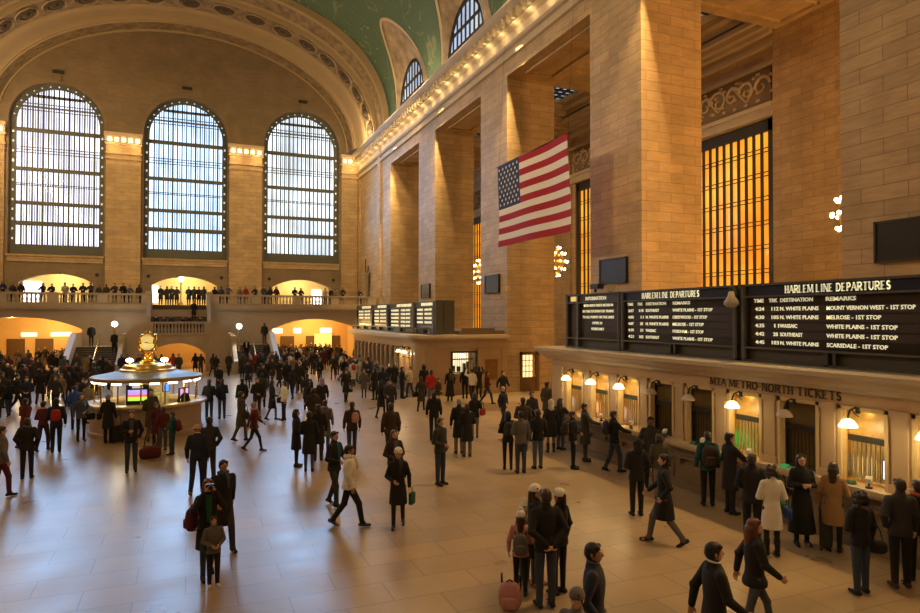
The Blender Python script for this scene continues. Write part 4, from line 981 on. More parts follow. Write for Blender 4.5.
# dark framed panels high on the front of the piers
for (a, b_), nm in zip(PIERS[1:5], ('black framed panel on the nearest pier at right', 'black framed panel on the pier behind the boards', 'black framed panel on the pier left of the flag', 'black framed panel on the pier above the far boards')):
    c = .5 * (a + b_); w_ = .97 if a > 10 else 1.2; c = c if a > 10 else 10.7
    r = empty('pier_panel', (17.28, c, 5.86), 0, nm, 'wall panel'); q = MB(); q.box(-.1, .02, -w_, w_, 0, 1.12); q.build('panel_body', BLACK, r)
    q = MB(); q.box(-.13, -.1, -w_, w_, 0, .06); q.box(-.13, -.1, -w_, w_, 1.06, 1.12); q.box(-.13, -.1, -w_, -w_ + .06, 0, 1.12); q.box(-.13, -.1, w_ - .06, w_, 0, 1.12); q.build('panel_frame', BRONZE, r)

# ================================================================== FLAG
FY0, FY1, FZ0, FZ1 = 30.6, 23.65, 8.05, 12.25
RED = mat('flag_red', (.42, .008, .008), .85); WHITE = mat('flag_white', (.88, .84, .76), .8); BLUE = mat('flag_blue', (.022, .03, .085), .8)
fl = empty('american_flag', (15, FY0, FZ0), 0, 'large flag of red and white stripes hanging in front of the piers', 'flag')
LF, HF = FY0 - FY1, FZ1 - FZ0
def fx(s_, t): return .06 * sin(s_ * 9 + t * 2) * (.4 + s_) + .05 * sin(t * 5)
def flag_patch(q, s0, s1, t0, t1, m, n=24, dx=0.0):
    for sgn in (1, -1):
        q.grid([[(fx(s0 + (s1 - s0) * i / n, t) + dx + .004 * sgn, -(s0 + (s1 - s0) * i / n) * LF, t * HF) for i in range(n + 1)] for t in [t0 + (t1 - t0) * j / 4 for j in range(5)]], m, True)
q = MB()
for k in range(13):
    t0 = k / 13; flag_patch(q, 0.0 if k < 6 else .36, 1, t0, t0 + 1 / 13, 0 if k % 2 == 0 else 1)
q.build('stripes', [RED, WHITE], fl)
q = MB(); flag_patch(q, 0, .36, 6 / 13, 1, 0); q.build('canton', BLUE, fl)
q = MB()
for rr in range(9):
    for cc in range(6 if rr % 2 == 0 else 5):
        s_ = .36 * ((cc * 2 + (1 if rr % 2 == 0 else 2)) / 12); t = 6 / 13 + (7 / 13) * (rr + 1) / 10; pts = []
        for j in range(10):
            a = pi / 2 + j * pi / 5; R = .105 if j % 2 == 0 else .045; pts.append((R * cos(a), R * sin(a)))
        for sgn in (-1, 1): q.face([(fx(s_, t) + sgn * .014, -s_ * LF + p[0], t * HF + p[1]) for p in pts])
q.build('stars', WHITE, fl)
q = MB(); q.tube([(0, .15, HF + .03), (0, -LF - .15, HF + .03)], .035, 8)
for s_ in (.02, .98): q.tube([(0, -s_ * LF, HF), (.5, -s_ * LF, HF + 11)], .006, 5)
q.build('hanging_rod', BRONZE, fl)

# ================================================================== CHANDELIERS of the side aisle
BULB = mat('bare_bulb', (1, .85, .5), .4, emit=16, ecol=(1, .72, .3))
def chandelier(x, y, label):
    r = empty('chandelier', (x, y, 7.4), 0, label, 'chandelier', 'globe chandeliers of the side aisle')
    q = MB(); q.lathe([(0.01, -.1), (.25, 0), (.75, .5), (.95, 1.1), (.8, 1.7), (.35, 2.15), (.12, 2.4), (.05, 3.0)], n=20); q.build('bowl', mat('gilt_bronze', (.45, .27, .08), .4, .8), r)
    q = MB(); q.cyl(0, 0, 2.9, 14.6, .035, n=6); q.build('rod', BRONZE, r)
    q = MB()
    for z, R, n in ((.1, .55, 8), (.55, .95, 12), (1.1, 1.15, 14), (1.7, .98, 12), (2.15, .6, 8)):
        for j in range(n): a = 2 * pi * (j + .5) / n; q.ball((R * cos(a), R * sin(a), z), .085, 6, 5)
    q.build('bulb_cluster', BULB, r)
for (x, y), nm in zip(CHAND[:5], ('chandelier beside the nearest pier, its bulbs just showing left of the pier', 'chandelier of the side aisle hidden behind the second pier', 'chandelier below the flag between pier and bronze window', 'chandelier seen in the narrow gap left of the flag pier', 'farthest chandelier of the side aisle')): chandelier(x, y, nm)

# ================================================================== INFORMATION BOOTH with the four-faced clock
bx, by = -1.41, 28.0
ib = empty('information_booth', (bx, by, 0), 0, 'round marble information booth with a wide canopy in the middle of the floor', 'information booth')
q = MB(); q.lathe([(1.97, 0), (2.02, .02), (2.02, .14), (1.95, .17), (1.95, 1.0), (1.8, 1.0), (1.8, 0)], n=64, smooth=False); q.build('counter_wall', mat('booth_marble', (.42, .32, .24), .35, noise=.15, nscale=2), ib)
q = MB(); q.lathe([(1.8, 1.0), (1.95, 1.0), (2.13, 1.06), (2.17, 1.12), (2.15, 1.17), (1.75, 1.19), (1.72, 1.0)], n=64); q.build('counter_top', mat('booth_ledge', (.55, .40, .22), .25, noise=.1), ib)
q = MB()
for k in range(14):
    a = 2 * pi * (k + .35) / 14; q = MB(); q.cyl(1.8 * cos(a), 1.8 * sin(a), 1.17, 1.98, .03, n=8); q.build('canopy_post', BRASS, ib)
q = MB(); q.lathe([(1.92, 2.0), (1.98, 2.03), (1.98, 2.11), (1.9, 2.15), (1.8, 2.15), (1.8, 2.0)], n=64); q.build('canopy_rim', mat('canopy_bronze', (.35, .25, .13), .35, .6), ib)
q = MB(); q.lathe([(1.9, 2.145), (1.5, 2.22), (1.0, 2.33), (1.0, 2.2)], n=64); q.build('canopy_roof', mat('canopy_roof_metal', (.16, .17, .17), .45, .3), ib)
q = MB(); q.lathe([(1.8, 1.99), (1.2, 1.99), (.3, 1.99)], n=48); q.build('canopy_ceiling', mat('booth_ceiling', (.3, .24, .14), .6), ib)
q = MB()
for k in range(18):
    q = MB(); a = 2 * pi * k / 18; c = Vector((1.86 * cos(a), 1.86 * sin(a), 1.99)); t = Vector((-sin(a), cos(a), 0)); r_ = Vector((cos(a), sin(a), 0))
    q.raw([tuple(c + t * (.24 * i) + r_ * (.09 * j) + Vector((0, 0, z))) for z in (0, -.065) for i, j in ((-.62, -.8), (.62, -.8), (.7, .55), (-.7, .55))], [(0, 1, 2, 3), (4, 5, 6, 7), (0, 1, 5, 4), (1, 2, 6, 5), (2, 3, 7, 6), (3, 0, 4, 7)]); q.build('ring_light', mat('booth_ring_light', (1, .97, .85), .4, emit=3, ecol=(1, .95, .78)), ib)
for k in range(4): a = pi / 4 + k * pi / 2; point('booth_light', (bx + 1.4 * cos(a), by + 1.4 * sin(a), 1.85), 22, (1, .84, .5), .15)
q = MB(); q.lathe([(1.0, 2.28), (1.02, 2.36), (.92, 2.42), (.9, 2.2)], n=40); q.lathe([(.9, 2.36), (.86, 2.5), (.8, 2.56), (.45, 2.6), (.0, 2.6)], n=40); q.build('crown', mat('crown_brass', (.6, .4, .14), .3, .9), ib)
q = MB(); q.cyl(0, 0, 0, 1.99, .6, n=24); q.build('core', mat('booth_core', (.38, .3, .14), .5, noise=.4, nscale=5), ib)
q = MB()
for k in range(10):
    a = 2 * pi * k / 10 + .2; q.box(.62 * cos(a) - .14, .62 * cos(a) + .14, .62 * sin(a) - .05, .62 * sin(a) + .05, .9, 1.5); q.build('leaflet_rack', mat('leaflets', (.6, .6, .25), .6, noise=.8, nscale=9), ib); q = MB()
ck = empty('clock', (bx, by, 2.6), rad(-2), 'golden four-faced clock on top of the information booth', 'clock')
GOLD = mat('clock_gold', (.85, .55, .14), .22, 1.0)
q = MB(); q.lathe([(.0, 0), (.36, 0), (.36, .05), (.24, .1), (.2, .2), (.22, .3), (.16, .36), (.16, .44), (0, .44)], n=24)
q.ball((0, 0, .8), .24, 20, 14); q.lathe([(.0, 1.04), (.3, 1.06), (.3, 1.1), (.12, 1.1), (.16, 1.16), (.1, 1.2), (.03, 1.26), (.035, 1.3), (0, 1.34)], n=16)
for k in range(4):
    a = k * pi / 2 + pi / 4; q.tube([(.28 * cos(a), .28 * sin(a), .44), (.36 * cos(a), .36 * sin(a), .8), (.28 * cos(a), .28 * sin(a), 1.1)], .06, 8)
q.build('clock_body', GOLD, ck)
for k in range(4):
    a = k * pi / 2 - pi / 2; d = Vector((cos(a), sin(a), 0)); t = Vector((-sin(a), cos(a), 0)); O = Vector((0, 0, .8)) + d * .25
    q = MB(); q.grid([[tuple(O + d * h_ + (t * cos(2 * pi * j / 28) + Vector((0, 0, 1)) * sin(2 * pi * j / 28)) * r_) for j in range(28)] for r_, h_ in ((.30, -.06), (.34, .0), (.34, .06), (.29, .07))], 0, False, True); bez = q.build('dial_ring', GOLD, ck)
    q = MB(); q.face([tuple(O + d * .05 + (t * cos(2 * pi * j / 28) + Vector((0, 0, 1)) * sin(2 * pi * j / 28)) * .29) for j in range(28)]); q.build('clock_face', mat('opal_dial', (1, .9, .55), .3, emit=.42, ecol=(1, .72, .18)), ck)
    q = MB()
    for ang, L_, w_ in ((rad(168), .16, .022), (rad(8), .0, .0), (rad(-14), .24, .015)):
        if L_: e = (t * cos(ang) + Vector((0, 0, 1)) * sin(ang)); n_ = (t * -sin(ang) + Vector((0, 0, 1)) * cos(ang)); q.face([tuple(O + d * .062 + v) for v in (n_ * w_, e * L_, -n_ * w_, -e * .03)])
    for h_ in range(12):
        e = (t * cos(h_ * pi / 6) + Vector((0, 0, 1)) * sin(h_ * pi / 6)); n_ = (t * -sin(h_ * pi / 6) + Vector((0, 0, 1)) * cos(h_ * pi / 6)); q.face([tuple(O + d * .058 + v) for v in (e * .23 + n_ * .008, e * .27 + n_ * .008, e * .27 - n_ * .008, e * .23 - n_ * .008)])
    q.build('clock_hands', BLACK, bez)
point('clock_light', (bx, by - 1.4, 3.4), 4, (1, .75, .35), .1)
for sx_ in (-1, 1):
    r = empty('globe_lamp', (bx + sx_ * .6, by - .35, 2.56), 0, 'bright torch lamp %s the golden clock base' % ('left of' if sx_ < 0 else 'right of'), 'lamp', 'torch lamps beside the clock')
    q = MB(); q.lathe([(.0, 0), (.1, 0), (.05, .04), (.04, .12)], n=12); q.build('socket', BRASS, r); q = MB(); q.ball((0, 0, .18), .1, 12, 8, 0, (1.3, 1.3, .8)); q.build('globe', GLOBE, r)
    point('torch_lamp_light', (bx + sx_ * .6, by - .55, 2.9), 5, (1, .8, .45), .08)
def display(a, z, w_, h_, label, body, name='display_monitor'):
    r = empty(name, (bx + 1.72 * cos(a), by + 1.72 * sin(a), z), a, label, 'monitor'); q = MB(); q.box(-.06, .0, -w_ / 2, w_ / 2, 0, h_); q.build('casing', BLACK, r); body(r, w_, h_)
def b1(r, w_, h_):
    for nm, y0, y1, z0, z1, c in (('caption', -.17, .17, .8, .9, (.35, .35, .33)), ('violet_rows', -.3, .3, .5, .72, (.45, .35, .95)), ('red_row', -.3, .3, .38, .5, (.9, .15, .1)), ('green_row', -.3, .3, .2, .38, (.55, .95, .1))):
        q = MB(); q.box(0, .008, y0 * w_ / .72, y1 * w_ / .72, z0 * h_ / .95, z1 * h_ / .95); q.build(nm, mat('screen_' + nm, c, .4, emit=1.0), r)
display(rad(-98), 1.2, .76, .72, 'departures monitor with violet, red and green rows facing out of the booth', b1)
def b2(r, w_, h_):
    q = MB(); q.box(0, .008, -w_ * .4, w_ * .4, h_ * .08, h_ * .92); q.build('screen', mat('screen_blue', (.1, .3, .95), .4, emit=1.3), r)
display(rad(-66), 1.62, .24, .32, 'small upright blue screen under the booth canopy', b2)
def b3(r, w_, h_):
    q = MB(); q.box(0, .008, -w_ * .42, w_ * .42, h_ * .3, h_ * .92); q.build('screen', mat('screen_pink', (.75, .45, .8), .4, emit=.9), r); q = MB(); q.box(0, .009, -w_ * .42, w_ * .42, h_ * .06, h_ * .22); q.build('green_strip', _M['screen_green_row'], r)
display(rad(-40), 1.21, .5, .5, 'monitor with pink and green rows at the right side of the booth', b3)

# wall torch and small fittings on the end stretch of the right wall
r = empty('wall_torch', (17.05, 65.5, 7.0), 0, 'dark bracket standard on the bare wall beside the balcony', 'wall bracket')
q = MB(); q.lathe([(.0, -1.6), (.25, -1.6), (.3, 0), (.5, 1.6), (.7, 1.9), (.0, 1.9)], (0, 0, 0), 12, sx=.5); q.build('bracket_body', mat('grey_plaster', (.25, .21, .15), .7), r)
q = MB(); q.tube([(0, .4, 1.9), (0, .6, 3.0), (0, .4, 3.4)], .06, 6); q.tube([(0, -.4, 1.9), (0, -.55, 2.6)], .06, 6); q.build('finial', BRONZE, r)
# ================================================================== PEOPLE: builders
def V(*a): return Vector(a)
def cap(q, a, b, ra, rb, n=12, sx=1.0, k=4):
    """tapered limb with rounded ends; sx flattens it sideways"""
    a, b = Vector(a), Vector(b); d = b - a; L_ = d.length
    d = d.normalized() if L_ > 1e-6 else Vector((0, 0, 1)); u = d.cross(Vector((0, 1, 0)))
    u = (u if u.length > .05 else d.cross(Vector((1, 0, 0)))).normalized(); w_ = d.cross(u); P = []
    for i in range(k + 1):
        t = pi / 2 * i / k; P.append((a - d * ra * cos(t), ra * sin(t)))
    for i in range(k + 1):
        t = pi / 2 * i / k; P.append((b + d * rb * sin(t), rb * cos(t)))
    q.grid([[tuple(c + (u * cos(2 * pi * j / n) * sx + w_ * sin(2 * pi * j / n)) * max(r, .0004)) for j in range(n)] for c, r in P], 0, True, True)
def ell3(q, c, r, nu=16, nv=12): q.ball(c, 1, nu, nv, 0, r)
def loft(q, rings, n=20):
    P = [[(cx + rx * cos(2 * pi * j / n), cy + ry * sin(2 * pi * j / n), z) for j in range(n)] for z, rx, ry, cx, cy in rings]
    q.grid(P, 0, True, True); q.face(P[0][::-1]); q.face(P[-1])
_DG = None
def fuse(q, name, voxel, smooth=4, fac=.5):
    """melt overlapping volumes into one continuous skin"""
    me = bpy.data.meshes.new(name); me.from_pydata(q.v, [], q.f)
    bm = bmesh.new(); bm.from_mesh(me); bmesh.ops.remove_doubles(bm, verts=bm.verts, dist=.0001); bmesh.ops.recalc_face_normals(bm, faces=bm.faces); bm.to_mesh(me); bm.free()
    o = bpy.data.objects.new(name, me); COL.objects.link(o)
    m = o.modifiers.new('r', 'REMESH'); m.mode = 'VOXEL'; m.voxel_size = voxel; m.use_smooth_shade = True
    if smooth: s_ = o.modifiers.new('s', 'SMOOTH'); s_.factor = fac; s_.iterations = smooth
    dg = bpy.context.evaluated_depsgraph_get(); out = bpy.data.meshes.new_from_object(o.evaluated_get(dg)); out.name = name
    bpy.data.objects.remove(o); bpy.data.meshes.remove(me)
    out.polygons.foreach_set('use_smooth', [True] * len(out.polygons)); out.materials.clear(); out.materials.append(SKIN0)
    return out
SKIN0 = mat('skin_fair', (.52, .30, .20), .55)
SKINS = {'fair': SKIN0, 'tan': mat('skin_tan', (.36, .19, .11), .55), 'dark': mat('skin_dark', (.12, .06, .035), .5)}
LEG = {   # thigh and shin swing per side (right, left), forward positive, degrees
    'stand': ((0, 0), (3, -2)), 'apart': ((2, 0), (-2, -3)), 'walk': ((27, 10), (-14, -36)), 'step': ((17, 2), (-9, -24)), 'walkr': ((-14, -36), (27, 10)), 'stepr': ((-9, -24), (17, 2)), 'cross': ((6, -6), (-4, -6)),
    'sit': ((82, 5), (80, -4)), 'crouch': ((95, -50), (92, -45))}
ARM = {'down': ((.235, .02, 1.13), (.245, -.05, .89)), 'fwd': ((.225, -.06, 1.14), (.2, -.26, .98)), 'back': ((.225, .13, 1.15), (.235, .17, .91)),
       'phone': ((.215, .0, 1.12), (.07, -.24, 1.17)), 'camera': ((.25, -.17, 1.23), (.085, -.2, 1.54)), 'pocket': ((.27, .07, 1.14), (.19, -.06, .94)),
       'behind': ((.265, .11, 1.15), (.04, .17, .95)), 'reach': ((.225, -.19, 1.19), (.18, -.42, 1.12)), 'raised': ((.3, -.12, 1.44), (.2, -.2, 1.67)),
       'lean': ((.25, -.27, 1.13), (.06, -.40, 1.13)), 'hold': ((.245, .0, 1.11), (.09, -.2, 1.04)), 'ear': ((.3, -.12, 1.2), (.14, -.09, 1.5))}
def joints(leg, arms):
    J = {}; low = 9
    for s_, (a, b_) in zip((-1, 1), LEG[leg]):
        hip = V(s_ * .09, 0, .90); a, b_ = rad(a), rad(b_); sp = .03 if leg == 'apart' else .008
        kn = hip + V(s_ * sp * .5, -sin(a), -cos(a)) * .42; an = kn + V(s_ * sp * .5, -sin(b_), -cos(b_)) * .40
        pitch = max(0, -math.degrees(b_) - 8) if leg[:4] in ('walk', 'step') else 0
        J[s_] = [hip, kn, an, rad(pitch)]; low = min(low, an.z)
    dz = .085 - low
    for s_ in (-1, 1):
        for i in range(3): J[s_][i] = J[s_][i] + V(0, 0, dz)
        e, w_ = ARM[arms[0] if s_ < 0 else arms[1]]
        J[s_] += [V(s_ * .155, 0, 1.372 + dz), V(s_ * e[0], e[1], e[2] + dz), V(s_ * w_[0], w_[1], w_[2] + dz)]
    J['dz'] = dz
    return J
def foot_dir(p): return V(0, -cos(p), -sin(p))
_PC = {}
def cached(key, fn):
    if key not in _PC: _PC[key] = fn()
    return _PC[key]
VOX = {0: .0075, 1: .016, 2: .03}
def body_mesh(leg, arms, lod):
    def f():
        J = joints(leg, arms); dz = J['dz']; q = MB(); Z = V(0, 0, dz)
        ell3(q, V(0, .004, 1.605) + Z, (.074, .092, .104)); ell3(q, V(0, -.034, 1.548) + Z, (.052, .056, .062)); cap(q, V(0, .012, 1.4) + Z, V(0, .0, 1.53) + Z, .062, .052)
        cap(q, V(0, -.088, 1.605) + Z, V(0, -.104, 1.576) + Z, .010, .0155)
        ell3(q, V(0, -.083, 1.545) + Z, (.024, .012, .009), 10, 6)
        for s_ in (-1, 1):
            ell3(q, V(s_ * .076, .012, 1.592) + Z, (.012, .02, .032), 8, 8); ell3(q, V(s_ * .032, -.082, 1.625) + Z, (.024, .012, .006), 8, 6)
        loft(q, [(.86 + dz, .12, .09, 0, 0), (1.0 + dz, .125, .085, 0, 0), (1.2 + dz, .15, .1, 0, 0), (1.34 + dz, .17, .1, 0, 0), (1.42 + dz, .14, .07, 0, 0), (1.45 + dz, .06, .05, 0, 0)])
        for s_ in (-1, 1):
            hip, kn, an, p, sh, el, wr = J[s_]
            cap(q, hip, kn, .075, .05); cap(q, kn, an, .05, .036); cap(q, an - V(0, 0, .04), an + foot_dir(p) * .13 - V(0, 0, .05), .032, .026)
            cap(q, sh, el, .048, .038); cap(q, el, wr, .038, .026)
            d = (wr - el).normalized(); side = V(s_, 0, 0); side = (side - d * side.dot(d)); side = side.normalized() if side.length > .2 else d.cross(V(0, 1, 0)).normalized(); nrm = d.cross(side)
            fr = -1 if nrm.y > 0 else 1; th = nrm * fr      # thumb side looks forward
            pal = wr + d * .055; k = .0105 if lod == 0 else .013
            for o_ in (-.026, -.009, .009, .026): cap(q, wr + th * o_ * .6, pal + d * .03 + th * o_, .016, .012, 8)
            for o_, L_ in ((.028, .062), (.010, .072), (-.009, .067), (-.027, .052)):
                a0 = pal + d * .03 + th * o_; inn = -side
                b0 = a0 + (d * .85 + inn * .35).normalized() * L_ * .55; c0 = b0 + (d * .45 + inn * .9).normalized() * L_ * .5; cap(q, a0, b0, k, k * .92, 8); cap(q, b0, c0, k * .92, k * .8, 8)
            t0 = wr + d * .02 + th * .022; t1 = t0 + (d * .6 + th * .7 - side * .2).normalized() * .04; t2 = t1 + (d * .95 + th * .1 - side * .25).normalized() * .032; cap(q, t0, t1, k * 1.25, k * 1.05, 8); cap(q, t1, t2, k * 1.05, k * .85, 8)
        return fuse(q, 'body', VOX[lod], 2 if lod == 0 else 1, .4)
    return cached(('body', leg, arms, lod), f)
def coat_mesh(leg, arms, lod, kind, fem):
    def f():
        J = joints(leg, arms); dz = J['dz']; q = MB(); w_ = .9 if fem else 1.0; st = .06 if leg[:4] == 'walk' else (.03 if leg[:4] == 'step' else 0)
        puff = 1.1 if kind == 'puffer' else 1.0
        R = [(1.475, .068, .07, 0, .0), (1.45, .10, .082, 0, .0), (1.42, .145 * w_, .098, 0, .0), (1.37, .185 * w_, .115 * puff, 0, .0), (1.28, .188 * w_, .13 * puff, 0, -.004), (1.18, .176 * w_, .126 * puff, 0, -.004), (1.06, .155 * w_, .115 * puff, 0, 0), (.96, .168 * w_, .125, 0, .005)]
        tail = {'sweater': [(.9, .168, .125)], 'jacket': [(.86, .18, .134), (.82, .178, .132)], 'puffer': [(.86, .19, .145), (.8, .185, .14)], 'coat': [(.8, .185, .14), (.62, .198, .152), (.52, .205, .157)], 'long': [(.8, .19, .145), (.55, .215, .17), (.3, .25, .195), (.24, .252, .2)]}[kind]
        R += [(z, rx * (1 if fem is False else .98), ry + st * (1 - (z - .2)), 0, 0) for z, rx, ry in tail]
        sq = 1.0
        if leg in ('sit', 'crouch'): R = R[:8]
        loft(q, [(z + dz, rx, ry, cx, cy) for z, rx, ry, cx, cy in R][::-1])
        cap(q, V(-.135 * w_, 0, 1.385 + dz), V(.135 * w_, 0, 1.385 + dz), .062, .062)
        cap(q, V(0, .02, 1.43 + dz), V(0, .012, 1.49 + dz), .082, .072)        # collar
        for s_ in (-1, 1):
            hip, kn, an, p, sh, el, wr = J[s_]; sh = V(s_ * .165 * w_, 0, sh.z + .004); r_ = 1.0 * puff * (.92 if fem else 1)
            cap(q, sh, el, .072 * r_, .058 * r_); cap(q, el, wr - (wr - el) * .04, .058 * r_, .043 * r_)
            if lod < 2:
                m_ = el.lerp(sh, .3); ell3(q, el + V(0, .01, 0), (.062 * r_, .064 * r_, .05), 10, 8)
        return fuse(q, 'coat', VOX[lod] * (1.6 if lod == 0 else 1), 3, .5)
    return cached(('coat', leg, arms, lod, kind, fem), f)
def trouser_mesh(leg, lod, slim):
    def f():
        J = joints(leg, ('down', 'down')); dz = J['dz']; q = MB(); k = .82 if slim else 1
        loft(q, [(.84 + dz, .11, .09, 0, .005), (.9 + dz, .142, .106, 0, .006), (.97 + dz, .135, .1, 0, .004), (1.03 + dz, .11, .08, 0, 0)])
        for s_ in (-1, 1):
            hip, kn, an, p = J[s_][:4]
            cap(q, hip + V(0, .0, .0), kn, .088 * (.92 if slim else 1), .067 * k); cap(q, kn, an + V(0, 0, -.0), .067 * k, .052 * k)
            ell3(q, kn + V(0, -.006, 0), (.066 * k, .07 * k, .07), 10, 8)
            if not slim: ell3(q, an + V(0, -.015, -.005), (.055, .065, .04), 10, 8)
        return fuse(q, 'trousers', VOX[lod] * (1.5 if lod == 0 else 1), 2, .5)
    return cached(('tr', leg, lod, slim), f)
def shoe_mesh(leg, lod, boot):
    def f():
        J = joints(leg, ('down', 'down')); q = MB()
        for s_ in (-1, 1):
            an, p = J[s_][2], J[s_][3]; d = foot_dir(p); n_ = V(0, sin(p) * -1, cos(p)) if p else V(0, 0, 1); hl = an - n_ * .035 - d * .045
            cap(q, hl, hl + d * .10 + n_ * .0, .042, .040, 10, .9); cap(q, hl + d * .08 - n_ * .008 + V(s_ * .008, 0, 0), hl + d * .20 - n_ * .014 + V(s_ * .012, 0, 0), .038, .030, 10, 1.15)
            cap(q, hl + d * .02, an + n_ * (.22 if boot else .02) - d * .0, .042, .058 if boot else .042)
        return fuse(q, 'shoes', VOX[lod] * (1.2 if lod == 0 else .8), 2, .4)
    return cached(('shoe', leg, lod, boot), f)
def hair_mesh(style, lod):
    def f():
        q = MB()
        if style == 'bald':
            for a in range(-60, 241, 20): q.ball((.072 * cos(rad(a)), .016 + .085 * sin(rad(a)), 1.585), .016, 8, 6)
            return fuse(q, 'hair', .008 if lod == 0 else .012, 2)
        ell3(q, V(0, .016, 1.632), (.081, .094, .086)); ell3(q, V(0, .036, 1.595), (.08, .08, .085)); 
        for s_ in (-1, 1): ell3(q, V(s_ * .045, -.045, 1.67), (.034, .035, .03), 10, 8); ell3(q, V(s_ * .072, .0, 1.61), (.014, .03, .05), 10, 8)
        if style == 'long':
            cap(q, V(0, .055, 1.57), V(0, .085, 1.36), .078, .058, 12, 1.15)
            for s_ in (-1, 1): cap(q, V(s_ * .068, .015, 1.62), V(s_ * .082, .0, 1.40), .026, .03)
        if style == 'bob':
            cap(q, V(0, .04, 1.58), V(0, .05, 1.5), .085, .08, 12, 1.1)
            for s_ in (-1, 1): cap(q, V(s_ * .068, .01, 1.62), V(s_ * .078, -.005, 1.51), .027, .03)
        if style == 'curly':
            random.seed(3)
            for i in range(46):
                a = random.uniform(-.9, pi + .9); zz = random.uniform(1.5, 1.72); r_ = .085 * math.sqrt(max(0, 1 - ((zz - 1.62) / .13) ** 2)) if zz > 1.62 else .09; q.ball((r_ * cos(a), .015 + r_ * sin(a), zz), random.uniform(.028, .04), 8, 6)
        if style == 'pony': cap(q, V(0, .1, 1.63), V(0, .125, 1.40), .035, .022); q.ball((0, .1, 1.64), .035, 8, 6)
        if style == 'bun': q.ball((0, .1, 1.68), .045, 10, 8)
        return fuse(q, 'hair', {0: .009, 1: .014, 2: .022}[lod], 2)
    return cached(('hair', style, lod), f)
def hat_mesh(style, lod):
    def f():
        q = MB()
        if style == 'beanie': ell3(q, V(0, .008, 1.66), (.092, .106, .088)); loft(q, [(1.62, .094, .108, 0, .008), (1.66, .096, .11, 0, .008)], 24)
        if style == 'pompom': ell3(q, V(0, .008, 1.66), (.092, .106, .09)); loft(q, [(1.62, .095, .109, 0, .008), (1.66, .097, .111, 0, .008)], 24); q.ball((0, .01, 1.765), .04, 12, 8)
        if style == 'point': loft(q, [(1.6, .094, .108, 0, .008), (1.68, .09, .1, 0, .01), (1.75, .05, .06, 0, .01), (1.8, .018, .02, 0, .01)], 20); ell3(q, V(0, .008, 1.66), (.09, .104, .08)); q.ball((0, .01, 1.81), .028, 10, 6)
        if style == 'hood': ell3(q, V(0, .03, 1.63), (.1, .11, .115)); cap(q, V(0, .06, 1.55), V(0, .06, 1.46), .09, .1)
        if style == 'fur': loft(q, [(1.60, .1, .115, 0, .01), (1.72, .1, .115, 0, .01)], 24); ell3(q, V(0, .01, 1.69), (.1, .115, .06))
        if style == 'cap': ell3(q, V(0, .005, 1.66), (.088, .102, .07)); cap(q, V(0, -.09, 1.655), V(0, -.15, 1.645), .03, .03, 10, 2.0)
        return fuse(q, 'hat', .01 if lod == 0 else .016, 2)
    return cached(('hat', style, lod), f)
CLOTH = {'black': (.010, .009, .009), 'charcoal': (.03, .028, .028), 'navy': (.012, .017, .04), 'darkbrown': (.035, .02, .012), 'olive': (.06, .05, .028), 'grey': (.11, .10, .095), 'white': (.72, .68, .6), 'cream': (.5, .42, .3),
         'red': (.35, .02, .015), 'maroon': (.10, .012, .015), 'blue': (.02, .05, .22), 'teal': (.008, .085, .08), 'tan': (.30, .17, .07), 'pink': (.50, .24, .24), 'jeans': (.035, .05, .085), 'lightjeans': (.09, .12, .17), 'lilac': (.25, .2, .35), 'green': (.01, .09, .04), 'khaki': (.2, .14, .08), 'orange': (.5, .12, .02), 'yellow': (.6, .45, .12), 'greyblue': (.06, .075, .10)}
def cloth(n): return mat('cloth_' + n, CLOTH[n], .85, noise=.12, nscale=9)
HAIRC = {'black': (.008, .006, .005), 'brown': (.04, .02, .01), 'dark': (.018, .01, .006), 'grey': (.28, .25, .22), 'blond': (.15, .08, .028), 'red': (.12, .04, .015)}
def hairm(n): return mat('hair_' + n, HAIRC[n], .5)
def part(name, me, m, parent, dz=0.0):
    o = bpy.data.objects.new(name, me); COL.objects.link(o); o.parent = parent; o.location = (0, 0, dz)
    o.material_slots[0].link = 'OBJECT'; o.material_slots[0].material = m
    return o
LIPS = mat('lips', (.30, .09, .07), .5); EYEW = mat('eye_white', (.5, .45, .4), .3); IRIS = mat('iris', (.02, .012, .008), .2)
_EYE = {}
def face_parts(parent, dz):
    if not _EYE:
        q = MB(); q.ball((0, 0, 0), .0105, 10, 8); _EYE['e'] = q.build('eye_proto', EYEW).data
        q = MB(); q.ball((0, -.0075, 0), .0052, 8, 6); _EYE['i'] = q.build('iris_proto', IRIS).data
        q = MB(); q.ball((0, 0, 0), 1, 10, 6, 0, (.022, .008, .0065)); _EYE['m'] = q.build('mouth_proto', LIPS).data
        for n_ in ('eye_proto', 'iris_proto', 'mouth_proto'): bpy.data.objects.remove(bpy.data.objects[n_])
    for s_ in (-1, 1):
        e = bpy.data.objects.new('eye', _EYE['e']); COL.objects.link(e); e.parent = parent; e.location = (s_ * .032, -.0795, 1.606 + dz)
        i = bpy.data.objects.new('iris', _EYE['i']); COL.objects.link(i); i.parent = e
    m_ = bpy.data.objects.new('mouth', _EYE['m']); COL.objects.link(m_); m_.parent = parent; m_.location = (0, -.0885, 1.547 + dz)
